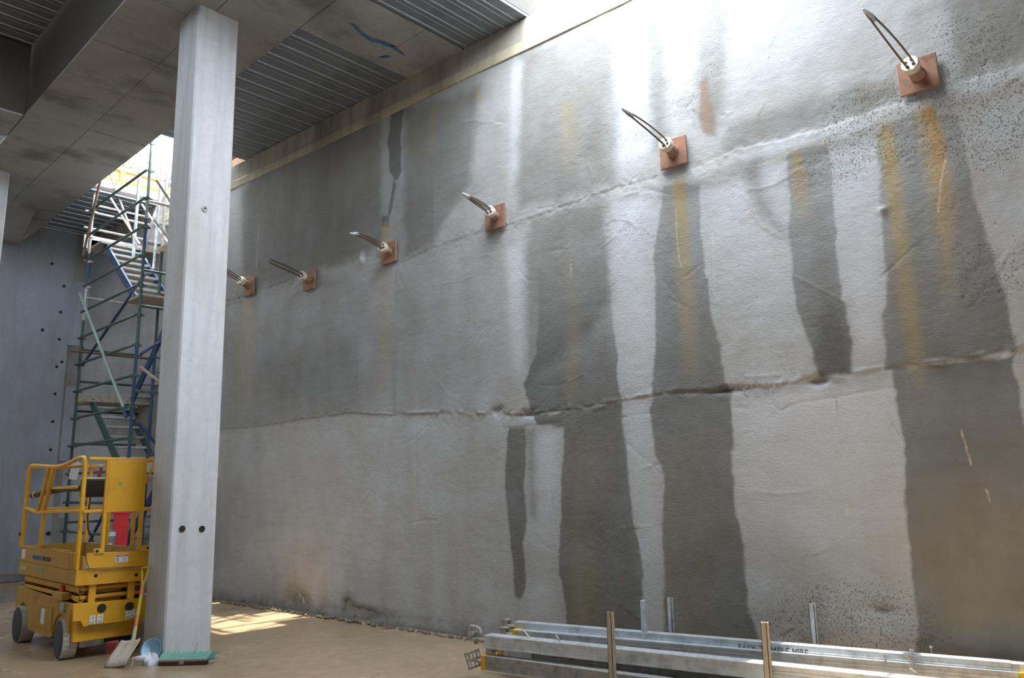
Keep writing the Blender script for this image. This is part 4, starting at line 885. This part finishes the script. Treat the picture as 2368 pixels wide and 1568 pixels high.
def bush(loc, s, lab, seed):
    rr = random.Random(seed); mb = MB()
    for i in range(1300):
        while True:
            p = Vector((rr.uniform(-1, 1), rr.uniform(-1, 1), rr.uniform(-1, 1)))
            if .25 < p.length < 1: break
        c = Vector(loc)+Vector((p.x*s[0], p.y*s[1], p.z*s[2]+s[2])); a = Vector((rr.gauss(0, 1), rr.gauss(0, 1), rr.gauss(0, 1))).normalized(); b = a.orthogonal().normalized(); h = rr.uniform(.05, .11)
        mb.add([c-a*h, c+b*h*.5, c+a*h, c-b*h*.5], [(0,1,2,3)])
    e = empty('bush', loc, lab, 'bush'); o = mb.build('foliage', M_LEAF, e, smooth=False); o['kind'] = 'stuff'
    MB().path([Vector(loc), Vector(loc)+Vector((.05, 0, s[2]))], [.05, .03], 7).build('stem', M_BRTUBE, e)
bush((7.9, 22.8, GZ-.02), (1.7, .9, 2.0), 'leafy green bush growing beyond the roof opening', 1)

# ------------------------------------------------------------------ stacked shoring beams on stillage frames
AL = math.radians(13.7); D = Vector((math.sin(AL), -math.cos(AL), 0)); SN = Vector((math.cos(AL), math.sin(AL), 0))
O5 = Vector((0, 5.4, 0))
def SP(s, t, z): return O5+Vector((s, 0, 0))+D*t+Vector((0, 0, z))      # s: X at Y=5.4, t along the beams
def smat(s, t, z): 
    p = SP(s, t, z); return Matrix(((D.x, SN.x, 0, p.x), (D.y, SN.y, 0, p.y), (0, 0, 1, p.z), (0, 0, 0, 1)))
def sbeam(A, Bp, w, h, lab, head, mat=M_GALV, lip=True, cap=None, right=False):
    # A, B: front top edge points at the left and right ends
    A, Bp = Vector(A), Vector(Bp); d = (Bp-A).normalized(); sn = Vector((-d.y, d.x, 0)).normalized(); Lg = (Bp-A).length
    if sn.x < 0: sn = -sn
    M = Matrix(((d.x, sn.x, 0, A.x), (d.y, sn.y, 0, A.y), (d.z, 0, 1, A.z), (0, 0, 0, 1)))
    e = empty('shoring_beam', A-Vector((0, 0, h)), lab, 'beam')
    MB().box((0, .006, -h), (Lg, w-.006, 0), M).build('beam_body', mat, e, bevel=.004, smooth=False)
    for z0, z1, y in ((-.010, .002, 0.), (-h-.001, -h+.010, 0.), (-h*.42, -h*.34, .003), (-h*.62, -h*.58, .003)): MB().box((.0, y, z0), (Lg, w-y, z1), M).build('rib', mat, e, smooth=False)
    if cap: MB().box((-.002, -.003, -h-.004), (.045, w+.003, .005), M).build('end_cap', cap, e, bevel=.004, smooth=False)
    hm = Matrix.Translation(A) @ M.to_3x3().to_4x4()
    c = (0, w/2, -h/2)
    MB().path([M @ Vector((0, w/2, -h/2)), M @ Vector((-.12, w/2, -h/2))], .021, 12).build('screw', M_CAST, e)
    if head == 'fork':
        k = MB().path([M @ Vector(p) for p in ((-.10, w/2-.03, -h/2), (-.17, w/2-.03, -h/2), (-.185, w/2-.02, .0), (-.18, w/2, .06), (-.12, w/2, .055), (-.085, w/2, .04), (-.07, w/2, .0))], .016, 8).build('fork_head', M_CAST, e)
        MB().lathe(M @ Vector((-.15, w/2-.05, .0)), sn, [(0, .02), (.09, .02)], 10).build('pin', M_CAST, e)
        MB().lathe(M @ Vector((-.13, w/2, -h/2-.04)), (0, 0, 1), [(0, .018), (.05, .02)], 8).build('bolt', M_CAST, e)
    elif head == 'plate':
        tl = Matrix.Translation(M @ Vector((-.10, w/2-.02, -h/2+.01))) @ M.to_3x3().to_4x4() @ Matrix.Rotation(math.radians(-22), 4, 'Y') @ Matrix.Rotation(math.radians(28), 4, 'Z')
        g_ = MB()
        for a_, b2 in (((-.07,-.07),(.07,-.055)), ((-.07,.055),(.07,.07)), ((-.07,-.07),(-.058,.07)), ((.058,-.07),(.07,.07)), ((-.006,-.07),(.006,.07)), ((-.07,-.006),(.07,.006)), ((-.04,-.07),(-.03,.07)), ((.03,-.07),(.04,.07))): g_.box((a_[0]-.002, -.012, a_[1]-.002), (b2[0]+.002, .0, b2[1]+.002), tl)
        g_.build('grid_plate', M_CAST, e, smooth=False)
        MB().box((-.07, 0, -.07), (.07, .05, -.06), tl).build('plate_lip', M_CAST, e, smooth=False)
    else:
        tl = M @ Matrix.Translation((-.11, w/2, -h/2))
        MB().box((-.03, -.045, -.05), (.03, -.033, .07), tl).build('jaw', M_CAST, e, bevel=.003, smooth=False); MB().box((-.03, .033, -.05), (.03, .045, .07), tl).build('jaw', M_CAST, e, bevel=.003, smooth=False)
        MB().box((-.03, -.045, -.055), (.03, .045, -.043), tl).build('jaw', M_CAST, e, bevel=.003, smooth=False); MB().box((-.03, -.045, .05), (.03, .045, .062), tl).build('jaw', M_CAST, e, bevel=.003, smooth=False)
    return e, M, Lg
M_YCAP = plain('yellow_cap', (.75, .42, .03), .5)
def Zp(x, y, z): return on_z(x, y, z)
def edge(x0, y0, x1, y1, z): return Zp(x0, y0, z), Zp(x1, y1, z)
A, C = edge(1188, 1439, 2338, 1534, .42)
e1, M1, L1 = sbeam(A, C, .10, .105, 'galvanised shoring beam at the back of the stack, nearest the wall', 'jaw')
def MT(M, x, z, size, y=.0, sx=1.): return M @ Matrix(((sx, 0, 0, x), (0, 0, -1, y-.002), (0, 1, 0, z), (0, 0, 0, 1)))
def px2x(M, px, py):
    Mi = M.inverted(); o_ = M.translation; nn = M.col[1].to_3d(); q = on_plane(px, py, o_, nn); return (Mi @ q).x
for s_, a_, b2 in (('EASY', 1706, 1747), ('T', 1754, 1764), ('MELS', 1780, 1825), ('MIRE', 1830, 1868)):
    xa, xb = px2x(M1, a_, 1497), px2x(M1, b2, 1500); wd = max(.05, xb-xa)
    t_ = text(s_, .075, M_DARKPRINT, e1, Matrix.Identity(4), .0008, 'stencil_lettering'); bb = max(v_.co.x for v_ in t_.data.vertices); t_.data.transform(MT(M1, xa, -.078, .075, .003, wd/bb))
MB().box((L1, 0, -.105), (L1+.22, .10, 0), M1).build('extension_sleeve', M_GALVD, e1, bevel=.004, smooth=False)
MB().box((L1+.05, -.003, -.09), (L1+.16, .0, -.012), M1).build('faded_label', M_STICK, e1, smooth=False); MB().box((L1+.16, -.004, -.105), (L1+.185, .1, .002), M1).build('blue_tape', M_BLUEPRINT, e1, smooth=False)
A, C = edge(1185, 1457.5, 2356, 1556, .365)
e2, M2, L2 = sbeam(A, C, .09, .105, 'galvanised shoring beam with yellow end cap, second from the wall', 'jaw', cap=M_YCAP)
MB().box((L2, -.003, -.105), (L2+.05, .09, .003), M2).build('end_cap', M_YCAP, e2, bevel=.004, smooth=False)
A, C = edge(1118, 1470, 2000, 1561, .385); C = A+(C-A)*1.28
e3, M3, L3 = sbeam(A, C, .13, .105, 'broad galvanised shoring beam on top of the stack with a hooked fork head', 'fork', mat=M_GALV)
A, C = edge(1150, 1491, 1700, 1557, .272); C = A+(C-A)*1.9; A_ = A
e4, M4, L4 = sbeam(A, C, .10, .105, 'dull shoring beam with faded labels lying under the broad top beam', 'jaw', mat=M_GALVD, cap=M_YCAP)
for a_, b2 in ((.07, .12), (.13, .28), (.285, .37)): MB().box((a_, -.003, -.085), (b2, .001, -.02), M4).build('faded_label', M_STICK, e4, smooth=False)
A, C = edge(1112, 1516, 1402, 1555, .22); C = A+(C-A)*3.0
e5, M5, L5 = sbeam(A, C, .10, .115, 'dull shoring beam with yellow end cap and grid plate, lowest and nearest the floor', 'plate', mat=M_GALVD, cap=M_YCAP)
# stillage frames
def post_pt(px, py, z):
    return on_z(px, py, z)
def stillage(f, b, lab, extra=None):
    e = empty('stillage_frame', (f.x, f.y, 0), lab, 'stand')
    MB().bar((f.x, f.y, .055), (b.x, b.y, .055), .06, .07).build('bearer', M_GALVD, e, bevel=.004, smooth=False)
    for q in (f, b)+((extra,) if extra else ()):
        mt = plain('dusty_post', (.50, .44, .33), .7, .2) if q is f else M_GALV
        mb = MB(); w = .045
        for (a1, b1, a2, b2) in ((-w/2, -w/2, w/2, -w/2+.004), (-w/2, w/2-.004, w/2, w/2), (-w/2, -w/2, -w/2+.004, w/2), (w/2-.004, -w/2, w/2, w/2), (-.004, -w/2-.004, .004, -w/2)): mb.box((q.x+a1, q.y+b1, .0), (q.x+a2, q.y+b2, q.z))
        mb.build('post', mt, e, smooth=False)
    return e
SF1 = stillage(post_pt(1411, 1415, .705), post_pt(1549, 1382, .70), 'steel stillage frame with tall posts at the left part of the stack', None)
stillage(post_pt(1768, 1439, .695), post_pt(1878, 1396, .70), 'steel stillage frame with dusty front post below the lettering')
q = post_pt(1487, 1388, .69); e = empty('steel_post', (q.x, q.y, 0), 'short bright steel post standing between the stack and the wall', 'post')
MB().box((q.x-.02, q.y-.02, 0), (q.x+.02, q.y+.02, q.z)).build('tube', M_GALV, e, bevel=.004, smooth=False); MB().box((q.x-.06, q.y-.06, 0), (q.x+.06, q.y+.06, .01)).build('foot_plate', M_GALVD, e, smooth=False)
# packing under the rear beams, part of the stillage
for Mx_, Lx, w_, zt_ in ((M1, L1, .10, .42-.105), (M2, L2, .09, .365-.105)):
    for t0 in (1.0, 2.3): MB().box((t0, .004, -.105-(zt_-.092)), (t0+.16, w_-.004, -.107), Mx_).build('packer', M_PLANK, SF1, smooth=False)
MB().box((.9, .01, -.105-.07), (1.1, .09, -.107), M4).build('timber_packer', M_PLANK, None, smooth=False); tag(bpy.data.objects['timber_packer'], 'short timber packer under the dull labelled beam', 'packer')
# bent hooks sticking up between the beams
hooks = [((1207,1458),(1217,1465),(1224,1476)), ((1284,1469),(1290,1475),(1295,1484)), ((2035,1509),(2044,1516),(2048,1528)), ((2096,1516),(2106,1524),(2114,1534)), ((2104,1546),(2112,1552),(2119,1557))]
hl = ['bent rusty hook at the left end of the stack', 'short bent hook just right of the leftmost hook', 'bent hook between the rear beams right of the lettering', 'bent hook further right between the rear beams', 'short hook at the lower right on the broad beam']
for pts, lb in zip(hooks, hl):
    zz = (.50, .46, .385) if pts is not hooks[2] and pts is not hooks[3] else (.47, .43, .37)
    w_ = [on_z(x, y, z) for (x, y), z in zip(pts, zz)]
    base = w_[2]; off = .0
    pp = [Vector((base.x-.05, base.y+.10, zz[0])), Vector((base.x-.02, base.y+.05, zz[0]-.02)), Vector((base.x-.003, base.y+.01, (zz[0]+zz[2])/2+.01)), base+Vector((0, 0, -.01))]
    pp = [on_plane(pts[0][0], pts[0][1], base, WN), on_plane((pts[0][0]+pts[1][0])/2, (pts[0][1]+pts[1][1])/2-1, base, WN), on_plane(pts[1][0], pts[1][1], base, WN), on_plane(pts[2][0], pts[2][1], base, WN), on_plane(pts[2][0], pts[2][1], base, WN)-Vector((0, 0, .02))]
    o = MB().path(pp, .007, 8).build('bent_hook', M_CAST, None); tag(o, lb, 'hook', 'hooks among the shoring beams')
for px, py, lb in ((2107,1501,'small bright bolt head above the rear beam, left one'), (2153,1494,'small bolt head above the rear beam, right one')):
    q = on_z(px, py, .46); o = MB().path([q, q+Vector((0, 0, .008)), q-Vector((0, 0, .008)), q-Vector((0, 0, .12))][1:] if False else [q-Vector((0, 0, .30)), q-Vector((0, 0, .014)), q-Vector((0, 0, .013)), q], [.005, .005, .014, .012], 8).build('steel_pin', M_GALV, None); tag(o, lb, 'pin')
# rubble fillet along the wall foot
rr = random.Random(9); mb = MB()
for i in range(420):
    u = rr.uniform(-.3, 8.2); s = rr.uniform(.008, .03)*(1.6 if 1 < u < 4.2 else 1); c = WP(u, s*.4, rr.uniform(.075, .19))
    v = [c+Vector((rr.uniform(.6, 1)*s*a, rr.uniform(.6, 1)*s*b, rr.uniform(.5, 1)*s*d_)) for a, b, d_ in ((1,0,0),(0,1,0),(-1,0,0),(0,-1,0),(0,0,1),(0,0,-1))]
    mb.add(v, [(0,1,4),(1,2,4),(2,3,4),(3,0,4),(1,0,5),(2,1,5),(3,2,5),(0,3,5)])
o = mb.build('rubble', M_RUBBLE, None, smooth=False); tag(o, 'loose mud and concrete crumbs along the foot of the long wall', 'rubble', kind='stuff')
# other enclosing walls of the basement, out of view
MB().box((-9.3, -6.2, -.2), (-9, 18.9, 8.85)).build('wall_left', M_BACK, smooth=False); tag(bpy.data.objects['wall_left'], kind='structure')
MB().box((-9.3, -6.4, -.2), (7.6, -6.1, 8.85)).build('wall_front', M_BACK, smooth=False); tag(bpy.data.objects['wall_front'], kind='structure')
